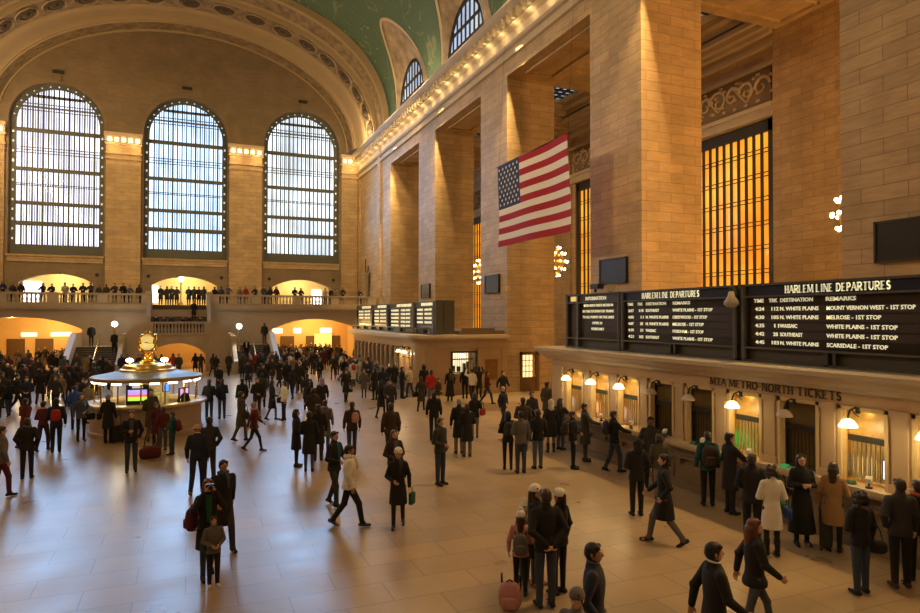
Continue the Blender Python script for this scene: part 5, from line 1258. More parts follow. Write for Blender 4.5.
def person(x, y, face, label, leg='stand', arms=('down', 'down'), coat=('jacket', 'black'), legs=('black', False), shoe='black', hair=('short', 'dark'), hat=None, skin='fair', h=1.72, lod=1, fem=False, z=0.0, boot=False, scarf=None, group=None, shirt=None, lean=0.0, headz=0.0):
    """face: degrees, 0 = looks towards the viewer (-Y), 90 = +X (right), 180 = away, -90 = left"""
    r = empty('person', (x, y, z), rad(face), label, 'person', group); s_ = h / 1.72; r.scale = (s_, s_, s_)
    dz = joints(leg, arms)['dz']
    b_ = part('body', body_mesh(leg, arms, lod), SKINS[skin], r)
    part('coat' if coat[0] in ('coat', 'long') else ('sweater' if coat[0] == 'sweater' else 'jacket'), coat_mesh(leg, arms, lod, coat[0], fem), cloth(coat[1]), r)
    part('leggings' if legs[1] else 'trousers', trouser_mesh(leg, lod, legs[1]), cloth(legs[0]), r)
    part('boots' if boot else 'shoes', shoe_mesh(leg, lod, boot), cloth(shoe), r)
    if hair: part('hair', hair_mesh(hair[0], lod), hairm(hair[1]), r, dz)
    if hat: part({'beanie': 'beanie', 'pompom': 'beanie', 'point': 'beanie', 'hood': 'hood', 'fur': 'fur_hat', 'cap': 'cap'}[hat[0]], hat_mesh(hat[0], lod), cloth(hat[1]), r, dz)
    if lod == 0: face_parts(r, dz)
    if scarf and scarf.startswith('collar_'):
        q = MB(); q.tube([(.062 * cos(2 * pi * k / 16), .012 + .066 * sin(2 * pi * k / 16), 1.50 - .012 * sin(2 * pi * k / 16 + pi)) for k in range(17)], .013, 8, 0, False); o = q.build('collar', cloth(scarf[7:]), r); o.location.z = dz
    elif scarf:
        q = MB(); P_ = [(.085 * cos(2 * pi * k / 14), .012 + .085 * sin(2 * pi * k / 14), 1.475 + .01 * sin(k)) for k in range(15)]; q.tube(P_, .03, 8, 0, False); q.tube([(.03, -.085, 1.47), (.05, -.135, 1.38), (.05, -.15, 1.2)], [.03, .03, .03], 8); o = q.build('scarf', cloth(scarf), r); o.location.z = dz
    if shirt:
        q = MB(); q.raw([(-.055, -.118, 1.45), (.055, -.118, 1.45), (.045, -.150, 1.2), (.03, -.148, 1.0), (-.03, -.148, 1.0), (-.045, -.150, 1.2), (-.05, -.08, 1.45), (.05, -.08, 1.45), (.04, -.1, 1.0), (-.04, -.1, 1.0)], [(0, 1, 2, 5), (5, 2, 3, 4), (0, 6, 7, 1), (4, 3, 8, 9), (1, 7, 8, 3, 2), (0, 5, 4, 9, 6)]); o = q.build('shirt', cloth(shirt), r); o.location.z = dz
    return r
# ---- things people carry (always things of their own)
def at(p, off):
    """a point given in a person's own frame, in the world"""
    a = p.rotation_euler.z; s_ = p.scale.x; x, y, z = (v * s_ for v in off)
    return Vector((p.location.x + x * cos(a) - y * sin(a), p.location.y + x * sin(a) + y * cos(a), p.location.z + z))
def bag(kind, col, label, loc, rz, sc=1.0, group=None):
    r = empty({'backpack': 'backpack', 'handbag': 'handbag', 'suitcase': 'suitcase', 'shopping': 'shopping_bag', 'duffel': 'duffel_bag'}[kind], loc, rz, label, {'backpack': 'backpack', 'handbag': 'handbag', 'suitcase': 'suitcase', 'shopping': 'bag', 'duffel': 'bag'}[kind], group)
    r.scale = (sc, sc, sc); c = cloth(col); dk = cloth('black')
    def sup(q, c_, rx, ry, rz_, e=.45, n=16):
        f = lambda v: math.copysign(abs(v) ** e, v); P = [[(c_[0] + rx * f(cos(-pi / 2 + pi * i / n)) * f(cos(2 * pi * j / n)), c_[1] + ry * f(cos(-pi / 2 + pi * i / n)) * f(sin(2 * pi * j / n)), c_[2] + rz_ * f(sin(-pi / 2 + pi * i / n))) for j in range(n)] for i in range(n + 1)]; q.grid(P, 0, True, True)
    if kind == 'backpack':      # hangs on the back, origin at the middle of its front
        q = MB(); sup(q, (0, .085, 0), .145, .085, .21, .7); q.build('pack', c, r); q = MB(); sup(q, (0, .17, -.07), .1, .04, .09); q.build('pocket', c, r)
        q = MB()
        for s_ in (-1, 1): q.tube([(s_ * .1, .03, .17), (s_ * .11, -.06, .21), (s_ * .12, -.2, .17), (s_ * .12, -.25, .0), (s_ * .12, -.18, -.12), (s_ * .12, .02, -.17)], .014, 6)
        q.tube([(-.04, .08, .21), (0, .09, .25), (.04, .08, .21)], .01, 6); q.build('strap', dk, r)
    if kind == 'handbag':
        q = MB(); sup(q, (0, 0, 0), .16, .06, .12); q.build('pouch', c, r); q = MB(); q.tube([(-.1, 0, .1), (-.07, 0, .28), (0, 0, .36), (.07, 0, .28), (.1, 0, .1)], .01, 6); q.build('strap', dk, r)
    if kind == 'duffel':
        q = MB(); sup(q, (0, 0, 0), .26, .15, .17, .7); q.build('pouch', c, r); q = MB(); q.tube([(-.15, 0, .14), (-.1, 0, .4), (0, 0, .62), (.1, 0, .4), (.15, 0, .14)], .014, 6); q.build('strap', dk, r)
    if kind == 'shopping':
        q = MB(); sup(q, (0, 0, 0), .14, .05, .17, .3); q.build('sack', c, r); q = MB(); q.tube([(-.06, 0, .16), (-.03, 0, .3), (.03, 0, .3), (.06, 0, .16)], .008, 6); q.build('strap', c, r)
    if kind == 'suitcase':      # stands on the floor
        q = MB(); sup(q, (0, 0, .33), .2, .12, .28, .3); q.build('shell', c, r); q = MB()
        for s_ in (-1, 1): q.tube([(s_ * .09, .1, .55), (s_ * .09, .1, .95)], .009, 6)
        q.tube([(-.09, .1, .95), (.09, .1, .95)], .014, 6); q.build('handle', dk, r); q = MB()
        for s_ in (-1, 1):
            for t_ in (-1, 1): q.tube([(s_ * .15 - .015, t_ * .08, .028), (s_ * .15 + .015, t_ * .08, .028)], .027, 8)
        q.build('wheels', dk, r)
    return r
def wear_pack(p, col, label, lean=0): return bag('backpack', col, label, at(p, (0, .15, 1.22)), p.rotation_euler.z)
# ================================================================== PEOPLE: near and middle distance, one by one
DN, FW, BK, PH, PK, HO, RE, CA, LN = 'down', 'fwd', 'back', 'phone', 'pocket', 'hold', 'reach', 'camera', 'lean'
B, T = (BK, FW), (FW, BK)
# --- by the left: photographer with child
p = person(0.34,11.85, 8, 'woman with red hair taking a photo with a black camera, coat open over green top', 'step', (CA, CA), ('coat', 'black'), ('jeans', True), 'black', ('long', 'red'), lod=0, fem=True, h=1.68, shirt='green')
r = empty('camera', at(p, (0, -.2, 1.60)), p.rotation_euler.z, 'black camera held up to the face of the red-haired woman', 'camera'); q = MB(); q.box(-.065, .065, -.03, .03, -.045, .045); q.build('camera_body', BLACK, r); q = MB(); q.tube([(0, -.03, 0), (0, -.1, 0)], .032, 12); q.build('lens', BLACK, r)
bag('backpack', 'maroon', 'dark red and black backpack hanging at the side of the woman with the camera', at(p, (-.17, .08, 1.0)), p.rotation_euler.z + .9, .95)
p = person(0.42,11.42, 10, 'small boy in grey jacket standing before the woman with the camera', 'stand', (HO, HO), ('jacket', 'grey'), ('black', False), 'white', ('short', 'brown'), lod=0, h=1.14)
p = person(0.65,13.16, 15, 'man in dark coat and blue scarf striding behind the woman with the camera', 'walkr', (FW, BK), ('coat', 'black'), ('charcoal', False), 'black', ('short', 'black'), lod=0, h=1.74, scarf='greyblue', skin='tan')
p = person(0.25,17.47, 165, 'balding man in navy sweater with white collar walking away', 'step', (DN, DN), ('sweater', 'navy'), ('navy', False), 'tan', ('bald', 'dark'), lod=0, h=1.76, scarf='collar_white')
p = person(0.56,18.61, 185, 'man in dark jacket walking away beside the man in navy sweater', 'stepr', (PK, DN), ('jacket', 'charcoal'), ('darkbrown', False), 'black', ('short', 'black'), lod=1, h=1.76)
p = person(-1.44,20.65, 5, 'man in open black coat and jeans looking at his phone, facing the viewer', 'apart', (PH, PK), ('jacket', 'black'), ('jeans', False), 'black', ('short', 'brown'), lod=0, h=1.74, shirt='greyblue')
p = person(-2.52,25.65, 160, 'grey-haired person in black coat at the booth desk with a suitcase', 'stand', (DN, HO), ('coat', 'black'), ('black', False), 'black', ('short', 'grey'), lod=1, h=1.70)
bag('suitcase', 'black', 'black wheeled suitcase beside the grey-haired person at the booth', (-2.20,25.62, 0), .2, 1.0)
bag('handbag', 'black', 'black shoulder bag of the grey-haired person at the booth', at(p, (.3, 0, .95)), 1.4)
p = person(-1.15,25.38, 175, 'bald man in grey-green coat leaning on the booth desk', 'stand', (HO, HO), ('coat', 'olive'), ('khaki', False), 'black', ('bald', 'grey'), lod=1, h=1.78)
p = person(-0.95,24.28, 30, 'person in dark maroon coat by the booth, next to the red duffel bag', 'stand', (HO, DN), ('coat', 'maroon'), ('black', True), 'black', ('long', 'brown'), lod=1, h=1.5, fem=True)
bag('duffel', 'maroon', 'big dark red bag lying on the floor in front of the booth', (-1.04,22.46, .17), .3, 1.25)
p = person(-0.71,23.47, 200, 'child in red vest standing by the booth desk', 'stand', (DN, HO), ('sweater', 'maroon'), ('greyblue', False), 'black', ('short', 'brown'), lod=1, h=1.45)
p = person(-0.42,22.68, 250, 'child in green and blue jacket with a maroon backpack', 'stand', (DN, HO), ('jacket', 'teal'), ('jeans', False), 'black', ('short', 'brown'), lod=1, h=1.38)
bag('backpack', 'maroon', 'maroon backpack worn by the child in the green and blue jacket', at(p, (0, .15, 1.15)), p.rotation_euler.z, .85)
p = person(-3.98,20.84, 178, 'stocky person in black hooded coat seen from behind at left', 'apart', (PK, PK), ('puffer', 'black'), ('black', False), 'black', ('short', 'brown'), lod=0, h=1.66, scarf='grey')
p = person(-4.16,19.01, 120, 'person in light grey jacket cut by the left edge of the view', 'step', (DN, DN), ('jacket', 'grey'), ('maroon', False), 'black', ('short', 'dark'), lod=1, h=1.75)
p = person(-4.33,24.97, 160, 'woman in pinkish top with dark trousers in the left group', 'step', (HO, HO), ('sweater', 'maroon'), ('darkbrown', False), 'black', ('short', 'dark'), lod=1, h=1.66, fem=True, scarf='pink')
p = person(-3.88,24.44, 190, 'man in navy jacket carrying a bright red backpack', 'stand', (DN, HO), ('jacket', 'navy'), ('black', False), 'black', ('short', 'black'), lod=1, h=1.78)
bag('backpack', 'red', 'bright red backpack on the man in the navy jacket', at(p, (.02, .14, 1.2)), p.rotation_euler.z, .95)
p = person(-4.98,25.77, 150, 'person in dark maroon coat behind the stocky person at left', 'step', B, ('jacket', 'maroon'), ('darkbrown', False), 'black', ('short', 'brown'), lod=1, h=1.68)
p = person(-3.44,26.43, 20, 'woman in grey-blue jacket and black leggings with a shoulder bag', 'apart', (DN, HO), ('jacket', 'greyblue'), ('black', True), 'black', ('long', 'dark'), lod=1, h=1.7, fem=True)
bag('handbag', 'black', 'black bag at the hip of the woman in the grey-blue jacket', at(p, (.3, .02, .85)), .3)
p = person(-3.99,29.11, 170, 'person in bright blue jacket behind the woman in grey-blue', 'stand', (DN, DN), ('jacket', 'blue'), ('black', False), 'black', ('short', 'dark'), lod=1, h=1.74)
p = person(-7.29,35.98, 80, 'man in black coat striding to the right near the left edge', 'walk', B, ('jacket', 'black'), ('black', False), 'black', ('short', 'dark'), lod=1, h=1.78)
p = person(-8.19,37.43, 60, 'person in dark brown coat at the left edge, behind the striding man', 'step', B, ('coat', 'darkbrown'), ('black', False), 'black', ('short', 'dark'), lod=1, h=1.75)
p = person(-6.81,38.41, 175, 'person in long black coat walking into the left crowd', 'step', (DN, DN), ('coat', 'black'), ('black', False), 'black', ('short', 'dark'), lod=1, h=1.78)
p = person(-3.73,30.53, 150, 'person in pale grey coat standing at the left end of the booth', 'stand', (DN, HO), ('coat', 'khaki'), ('charcoal', False), 'black', ('short', 'brown'), lod=1, h=1.72)
p = person(0.87,29.46, 165, 'man in black jacket standing right of the booth desk', 'stand', (HO, HO), ('jacket', 'black'), ('jeans', False), 'black', ('short', 'dark'), lod=1, h=1.76)
p = person(1.40,29.82, 190, 'man in dark blue jacket looking at his phone right of the booth', 'apart', (PH, PK), ('jacket', 'navy'), ('jeans', False), 'black', ('short', 'brown'), lod=1, h=1.74)
p = person(1.65,38.52, 20, 'person in black coat walking past the stair newel', 'step', T, ('coat', 'black'), ('black', False), 'black', ('short', 'dark'), lod=1)
p = person(-0.62,30.51, 200, 'dark-suited person at the inner side of the booth ledge', 'stand', (DN, DN), ('jacket', 'black'), ('black', False), 'black', ('short', 'dark'), lod=1) if False else None
# --- centre left
p = person(2.04,22.33, 78, 'grey-haired woman in pink vest striding to the right', 'walk', B, ('jacket', 'maroon'), ('black', True), 'black', ('short', 'grey'), lod=1, fem=True, h=1.66, scarf='pink')
p = person(1.78,24.30, 110, 'man in olive coat with a black bag behind the grey-haired woman', 'step', (DN, FW), ('coat', 'olive'), ('greyblue', False), 'black', ('short', 'brown'), lod=1, h=1.78)
bag('handbag', 'black', 'black bag carried by the man in the olive coat', at(p, (-.3, -.05, .9)), 1.9, 1.1)
p = person(2.82,29.53, 15, 'person in black coat facing the viewer, left of the white jacket', 'stand', (HO, DN), ('jacket', 'black'), ('charcoal', False), 'black', ('short', 'dark'), lod=1, h=1.76)
p = person(3.35,32.67, 170, 'person in dark coat behind the black-coated man', 'step', B, ('coat', 'charcoal'), ('black', False), 'black', ('short', 'black'), lod=1)
p = person(2.24,30.08, 200, 'person in black puffed jacket near the right stair', 'step', (DN, DN), ('puffer', 'black'), ('jeans', False), 'black', ('short', 'dark'), lod=1, h=1.72)
p = person(3.36,28.72, 100, 'woman in black coat talking to the woman in white jacket', 'step', (HO, HO), ('coat', 'black'), ('greyblue', True), 'black', ('long', 'dark'), lod=1, fem=True, h=1.7)
p = person(3.81,28.42, -70, 'woman in white jacket and black skirt with a dark handbag', 'stand', (HO, DN), ('jacket', 'white'), ('black', True), 'black', ('bob', 'dark'), lod=1, fem=True, h=1.68)
bag('handbag', 'charcoal', 'dark handbag hanging from the woman in the white jacket', at(p, (-.28, -.02, .86)), .4, 1.05)
p = person(2.97,19.49, 80, 'woman in black coat with bobbed hair at the left of the dark group', 'stand', (HO, HO), ('coat', 'black'), ('black', True), 'black', ('bob', 'dark'), lod=1, fem=True, h=1.70)
p = person(3.21,18.72, 165, 'person in wide black coat with back turned in the dark group', 'stand', (HO, HO), ('coat', 'black'), ('greyblue', True), 'black', ('short', 'dark'), lod=1, h=1.72)
p = person(3.71,20.04, 180, 'person in black coat standing right of the wide black coat', 'stand', (DN, DN), ('coat', 'black'), ('darkbrown', False), 'black', ('short', 'brown'), lod=1, h=1.74)
p = person(4.16,21.28, 160, 'person in lilac-grey coat at the right side of the dark group', 'stand', (DN, DN), ('coat', 'grey'), ('greyblue', False), 'black', ('short', 'brown'), lod=1, h=1.7, scarf='lilac')
p = person(4.31,24.30, 175, 'person in brown leather jacket queueing in the middle of the floor', 'stand', (HO, HO), ('jacket', 'darkbrown'), ('black', False), 'black', ('short', 'black'), lod=1, h=1.78, scarf='maroon')
p = person(4.71,27.04, 185, 'person in black jacket ahead of the brown leather jacket', 'step', (DN, DN), ('jacket', 'black'), ('black', False), 'black', ('short', 'dark'), lod=1, h=1.78)
p = person(5.43,28.46, 170, 'person in black with a lilac hood at the queue', 'stand', (DN, DN), ('coat', 'black'), ('black', False), 'black', None, ('hood', 'lilac'), lod=1, h=1.72)
p = person(5.24,31.17, 175, 'person in dark coat at the front of the floor queue', 'stand', (HO, HO), ('coat', 'charcoal'), ('black', False), 'black', ('short', 'dark'), lod=1)
p = person(3.18,15.14, 40, 'young man with black hair and cyan shirt under a black jacket', 'step', (HO, FW), ('jacket', 'black'), ('charcoal', False), 'black', ('short', 'black'), lod=0, h=1.76, shirt='teal')
p = person(3.17,13.58, 78, 'man in hooded white jacket striding right with blue and white sneakers', 'walk', (DN, PK), ('jacket', 'white'), ('black', False), 'greyblue', ('short', 'black'), lod=0, h=1.76, scarf='white', skin='tan')
p = person(4.10,13.12, -20, 'woman in white knit hat and black coat with a brown backpack', 'step', (HO, DN), ('coat', 'black'), ('black', True), 'charcoal', ('long', 'brown'), ('beanie', 'white'), lod=0, fem=True, h=1.66, scarf='charcoal')
bag('backpack', 'darkbrown', 'brown backpack of the woman in the white knit hat', at(p, (.04, .15, 1.2)), p.rotation_euler.z, .95)
bag('shopping', 'green', 'green carrier bag in the hand of the woman in the white knit hat', at(p, (.3, 0, .62)), .8, .75)
p = person(4.66,15.25, 5, 'woman with auburn hair in brown leather jacket behind the white knit hat', 'step', (HO, HO), ('jacket', 'darkbrown'), ('black', True), 'black', ('long', 'red'), lod=1, fem=True, h=1.68, shirt='grey')
p = person(4.83,20.34, 172, 'man in dark jacket and jeans with a pinkish bag on his shoulder', 'step', (DN, DN), ('jacket', 'darkbrown'), ('jeans', False), 'black', ('short', 'brown'), lod=1, h=1.74)
bag('backpack', 'pink', 'pinkish bag on the back of the man in dark jacket and jeans', at(p, (-.08, .13, 1.22)), p.rotation_euler.z, .8)
p = person(5.72,19.05, 175, 'big man in dark brown jacket walking away in the centre', 'step', (DN, DN), ('puffer', 'darkbrown'), ('charcoal', False), 'black', ('short', 'dark'), lod=1, h=1.82)
p = person(7.80,27.48, 130, 'woman in black with a bag left of a couple, centre of the floor', 'step', (DN, HO), ('coat', 'black'), ('black', True), 'black', ('long', 'black'), lod=1, fem=True, h=1.66)
p = person(7.93,26.54, -30, 'person in dark jacket facing the woman in black', 'stand', (HO, DN), ('jacket', 'charcoal'), ('black', False), 'black', ('short', 'dark'), lod=1, h=1.76)
p = person(7.59,33.32, 5, 'woman in dark coat carrying a small handbag, alone on the floor', 'step', (DN, DN), ('coat', 'black'), ('black', True), 'black', ('long', 'dark'), lod=1, fem=True, h=1.68)
bag('handbag', 'black', 'small black handbag of the lone woman in the dark coat', at(p, (.27, -.02, .6)), .8, .8)
p = person(9.61,40.26, 175, 'person in white coat with a red backpack walking away', 'step', (DN, DN), ('coat', 'white'), ('grey', False), 'black', ('short', 'brown'), lod=1)
bag('backpack', 'red', 'red backpack on the person in the white coat', at(p, (0, .15, 1.25)), p.rotation_euler.z, .85)
p = person(11.25,42.84, 170, 'person in grey-blue jacket pulling a black suitcase by the far counters', 'step', (DN, BK), ('jacket', 'greyblue'), ('charcoal', False), 'black', ('short', 'dark'), lod=1)
bag('suitcase', 'black', 'black suitcase pulled by the person in grey-blue by the far counters', (10.64,41.81, 0), .2)
p = person(9.18,33.50, 200, 'person in black coat second at the far counters', 'stand', (HO, HO), ('coat', 'black'), ('black', False), 'black', ('short', 'dark'), lod=1)
p = person(9.69,33.77, 160, 'person in navy coat waiting at the far counters', 'stand', (PK, PK), ('jacket', 'navy'), ('greyblue', False), 'black', ('short', 'dark'), lod=1)
p = person(11.25,36.87, 180, 'person in long dark coat and pale trousers at the far counters', 'stand', (DN, DN), ('coat', 'black'), ('khaki', False), 'black', ('short', 'brown'), lod=1)
p = person(10.67,33.50, 100, 'person in black facing the one in the cream jacket', 'stand', (HO, HO), ('jacket', 'black'), ('black', False), 'black', ('short', 'dark'), lod=1)
p = person(11.25,33.89, -80, 'person in cream jacket and blue jeans at the far counters', 'step', (RE, HO), ('jacket', 'cream'), ('jeans', False), 'black', ('short', 'blond'), lod=1)
p = person(12.02,33.77, 150, 'person in black coat near the rounded corner of the far counters', 'stand', (DN, DN), ('coat', 'black'), ('black', False), 'black', ('curly', 'black'), lod=1, h=1.76)
p = person(11.13,30.23, 175, 'man in bright red jacket and jeans', 'stand', (DN, DN), ('jacket', 'red'), ('lightjeans', False), 'black', ('short', 'dark'), lod=1, h=1.8)
p = person(10.11,28.81, 150, 'woman in dark coat and leggings left of the red jacket', 'walk', (DN, DN), ('coat', 'charcoal'), ('black', True), 'black', ('long', 'brown'), lod=1, fem=True, h=1.66)
bag('handbag', 'black', 'black bag of the woman left of the red jacket', at(p, (.28, .05, .8)), .5)
p = person(10.84,28.50, 30, 'person in dark top with cream bag right of the red jacket', 'stand', (HO, DN), ('jacket', 'darkbrown'), ('cream', False), 'black', ('short', 'dark'), lod=1, h=1.55)
p = person(8.16,21.86, 160, 'person in black jacket with a pale strap across the back', 'step', (DN, DN), ('jacket', 'black'), ('black', False), 'black', ('short', 'dark'), lod=1, h=1.78)
p = person(6.13,15.96, 30, 'man in dark zip jacket and blue jeans looking at the boards', 'stand', (HO, PK), ('jacket', 'charcoal'), ('jeans', False), 'black', ('short', 'brown'), lod=1, h=1.76)
p = person(12.71,31.65, 178, 'person in long black coat with a pack at the far ticket window', 'stand', (DN, DN), ('long', 'black'), ('black', False), 'black', ('short', 'brown'), lod=1, h=1.74)
bag('backpack', 'olive', 'olive pack on the person in long black coat at the far ticket window', at(p, (0, .15, 1.25)), p.rotation_euler.z, .95)
p = person(13.45,30.48, 185, 'person in white top with a dark coat tied at the waist', 'step', (DN, 'raised'), ('sweater', 'white'), ('charcoal', False), 'black', ('short', 'dark'), lod=1, h=1.76)
p = person(14.63,32.22, 170, 'person in dark coat raising an arm beside the white top', 'stand', ('raised', 'raised'), ('coat', 'black'), ('black', False), 'black', ('short', 'dark'), lod=1)
p = person(13.76,32.11, 165, 'person in black coat left of the white top at the far range', 'stand', (DN, DN), ('jacket', 'black'), ('black', False), 'black', ('short', 'dark'), lod=1)
p = person(14.00,29.85, 80, 'man in maroon jacket and jeans walking right by the bronze plaque', 'walk', B, ('jacket', 'maroon'), ('jeans', False), 'black', ('short', 'dark'), lod=1, h=1.72)
p = person(14.42,28.88, 10, 'man in black sweater walking away from the lit door', 'step', B, ('sweater', 'black'), ('black', False), 'black', ('short', 'dark'), lod=1, h=1.76)
p = person(11.57,23.17, 20, 'white-haired woman in blue jacket near the lit door', 'step', (DN, HO), ('jacket', 'navy'), ('black', True), 'black', ('short', 'grey'), lod=1, fem=True, h=1.66)
p = person(8.07,19.32, 170, 'grey-haired man in long black coat holding a red bag', 'stand', (DN, DN), ('coat', 'black'), ('khaki', False), 'black', ('short', 'grey'), lod=1, h=1.78)
p = person(8.12,18.78, 170, 'brown-haired person in black coat next to the grey-haired man', 'stand', (HO, HO), ('coat', 'black'), ('grey', False), 'black', ('short', 'brown'), lod=1, h=1.68)
p = person(9.59,21.47, 160, 'woman in dark jacket carrying a red bag behind the couple in black', 'step', (DN, HO), ('jacket', 'black'), ('khaki', True), 'black', ('long', 'dark'), lod=1, fem=True, h=1.68)
bag('handbag', 'red', 'red bag on the arm of the woman behind the couple in black', at(p, (-.28, .05, 1.0)), .6)
p = person(8.53,16.77, 160, 'woman in black with a dark backpack, left of the grey suit jacket', 'stand', (DN, HO), ('jacket', 'black'), ('black', True), 'black', ('bob', 'black'), lod=1, fem=True, h=1.70)
wear_pack(p, 'charcoal', 'dark backpack on the woman left of the grey suit jacket')
p = person(8.68,16.26, 172, 'man in grey suit jacket and blue jeans seen from behind', 'stand', (DN, HO), ('jacket', 'grey'), ('jeans', False), 'black', ('short', 'black'), lod=1, h=1.76)
p = person(9.39,16.55, 178, 'man in black jacket and light blue jeans seen from behind', 'stand', (DN, DN), ('jacket', 'black'), ('lightjeans', False), 'black', ('short', 'brown'), lod=1, h=1.74)
p = person(10.12,18.81, 165, 'person in dark brown jacket behind the grey suit jacket', 'stand', (HO, HO), ('jacket', 'darkbrown'), ('black', False), 'black', ('short', 'dark'), lod=1, h=1.78)
p = person(11.31,20.35, 10, 'man in dark jacket facing the viewer behind the waiting pair', 'stand', (HO, DN), ('jacket', 'charcoal'), ('black', False), 'black', ('short', 'brown'), lod=1, h=1.78)
p = person(10.88,18.33, 165, 'person in dark coat with a cream fur hood in the ticket queue', 'stand', (HO, HO), ('coat', 'black'), ('khaki', True), 'darkbrown', None, ('hood', 'cream'), lod=1, fem=True, h=1.72, boot=True)
p = person(11.40,18.61, 110, 'person in black coat at the end window of the near range', 'stand', (RE, DN), ('coat', 'black'), ('greyblue', False), 'black', ('long', 'black'), lod=1, h=1.72)
p = person(13.67,23.34, 120, 'man in grey-brown coat at the corner of the near ticket range', 'stand', (HO, DN), ('coat', 'olive'), ('khaki', False), 'black', ('short', 'dark'), lod=1, h=1.76)
p = person(10.33,16.16, 60, 'person in black suit standing with a brown backpack', 'stand', (DN, HO), ('jacket', 'black'), ('black', False), 'black', ('short', 'brown'), lod=1, h=1.68)
bag('backpack', 'darkbrown', 'brown backpack worn by the person in the black suit', at(p, (0, .15, 1.2)), p.rotation_euler.z)
p = person(11.22,16.88, 60, 'man in dark suit standing at the second lit ticket window', 'stand', (RE, DN), ('coat', 'charcoal'), ('charcoal', False), 'black', ('short', 'dark'), lod=1, h=1.78)
p = person(11.22,15.42, 75, 'man in jeans with a black backpack leaning on the ticket ledge', 'step', (RE, RE), ('jacket', 'black'), ('jeans', False), 'black', ('short', 'brown'), lod=1, h=1.76)
wear_pack(p, 'charcoal', 'black backpack on the man in jeans leaning on the ticket ledge')
# --- right part
p = person(11.10,13.68, -30, 'tall dark-skinned man in black jacket facing the viewer by the counter', 'apart', (PK, DN), ('jacket', 'charcoal'), ('black', False), 'black', ('short', 'black'), skin='dark', lod=0, h=1.82)
p = person(9.20,11.81, 165, 'person in black hooded coat and baggy trousers seen from behind', 'stand', (PK, HO), ('puffer', 'black'), ('black', False), 'black', None, ('hood', 'black'), lod=0, h=1.70)
p = person(10.52,12.63, 140, 'curly-haired person in olive jacket beside the counter', 'stand', (DN, DN), ('jacket', 'olive'), ('khaki', False), 'black', ('curly', 'brown'), lod=0, h=1.58)
p = person(8.56,10.16, 235, 'man in long black coat striding left with grey trousers', 'walk', (FW, PK), ('coat', 'black'), ('grey', False), 'black', ('short', 'black'), lod=0, h=1.80)
p = person(11.22,11.80, 150, 'person in teal jacket with a patterned backpack seen from behind', 'apart', (DN, DN), ('jacket', 'teal'), ('black', False), 'black', ('short', 'brown'), lod=0, h=1.74)
bag('backpack', 'darkbrown', 'dark brown backpack on the person in the teal jacket', at(p, (0, .15, 1.18)), p.rotation_euler.z, 1.25)
p = person(11.22,11.13, 75, 'man in long black coat reading at the lit window under the lettering', 'stand', (RE, HO), ('coat', 'black'), ('black', False), 'black', ('short', 'black'), lod=0, h=1.82)
p = person(10.05,9.42, 130, 'man in black jacket carrying a dark green duffel, seen from behind', 'stand', (DN, HO), ('puffer', 'black'), ('black', False), 'black', ('short', 'brown'), lod=0, h=1.78)
bag('duffel', 'green', 'dark green duffel bag hanging from the man in the black jacket', at(p, (-.42, -.05, .78)), rad(100), .8)
p = person(9.97,8.89, 150, 'woman in long cream quilted coat with black boots', 'stand', (HO, HO), ('coat', 'white'), ('black', True), 'black', ('curly', 'brown'), lod=0, fem=True, h=1.66, boot=True)
bag('handbag', 'blue', 'bright blue handbag of the woman in the cream coat', at(p, (-.30, -.04, .82)), 1.0, .9)
p = person(10.98,9.09, -30, 'woman in ankle-length black coat reading, facing the viewer', 'apart', (PH, PH), ('long', 'black'), ('black', True), 'black', ('long', 'brown'), lod=0, fem=True, h=1.76)
bag('handbag', 'black', 'black shoulder bag of the woman in the ankle-length coat', at(p, (-.32, .0, .95)), .4)
bag('suitcase', 'charcoal', 'dark suitcase with red edge standing beside the ankle-length coat', (11.22,8.76, 0), .6, .9)
p = person(11.22,8.60, 120, 'long-haired woman in tan trench coat at the counter', 'stand', (HO, DN), ('coat', 'tan'), ('black', True), 'black', ('long', 'brown'), lod=0, fem=True, h=1.68, scarf='cream')
p = person(9.91,7.13, 168, 'dark-haired person in black jacket and jeans holding a laptop bag', 'apart', (DN, HO), ('jacket', 'black'), ('jeans', False), 'black', ('curly', 'black'), lod=0, h=1.62, scarf='grey')
bag('duffel', 'black', 'black laptop bag at the side of the dark-haired person in jeans', at(p, (-.3, .0, .78)), 2.0, .62)
p = person(10.73,7.04, 150, 'man in dark jacket and black trousers at the right edge', 'apart', (DN, PK), ('jacket', 'charcoal'), ('black', False), 'darkbrown', ('short', 'brown'), lod=0, h=1.78)
p = person(11.25,7.08, 130, 'person in black jacket with an orange patch, cut by the right edge', 'stand', (HO, DN), ('jacket', 'black'), ('black', False), 'black', ('short', 'dark'), lod=1, h=1.7, scarf='orange')
# --- foreground
p = person(5.03,8.63, 172, 'man in black sweater and blue jeans with hands clasped behind him', 'stand', ('behind', 'behind'), ('jacket', 'black'), ('jeans', False), 'black', ('short', 'brown'), lod=0, h=1.80)
p = person(4.87,9.13, 150, 'girl in pale pink coat and white bobble hat seen from behind', 'stand', (HO, DN), ('jacket', 'pink'), ('black', True), 'charcoal', ('long', 'brown'), ('pompom', 'white'), lod=0, fem=True, h=1.34)
bag('backpack', 'grey', 'pale grey backpack on the girl in the bobble hat', at(p, (0, .15, 1.12)), p.rotation_euler.z, .8)
p = person(5.17,9.57, 20, 'child in pointed white knit hat behind the girl in pink', 'stand', (DN, HO), ('jacket', 'cream'), ('greyblue', True), 'tan', ('long', 'brown'), ('point', 'white'), lod=0, fem=True, h=1.30)
p = person(5.29,9.40, 40, 'woman in white knit hat and black coat facing the man with clasped hands', 'stand', (HO, DN), ('coat', 'black'), ('greyblue', True), 'tan', ('long', 'brown'), ('beanie', 'white'), lod=0, fem=True, h=1.64)
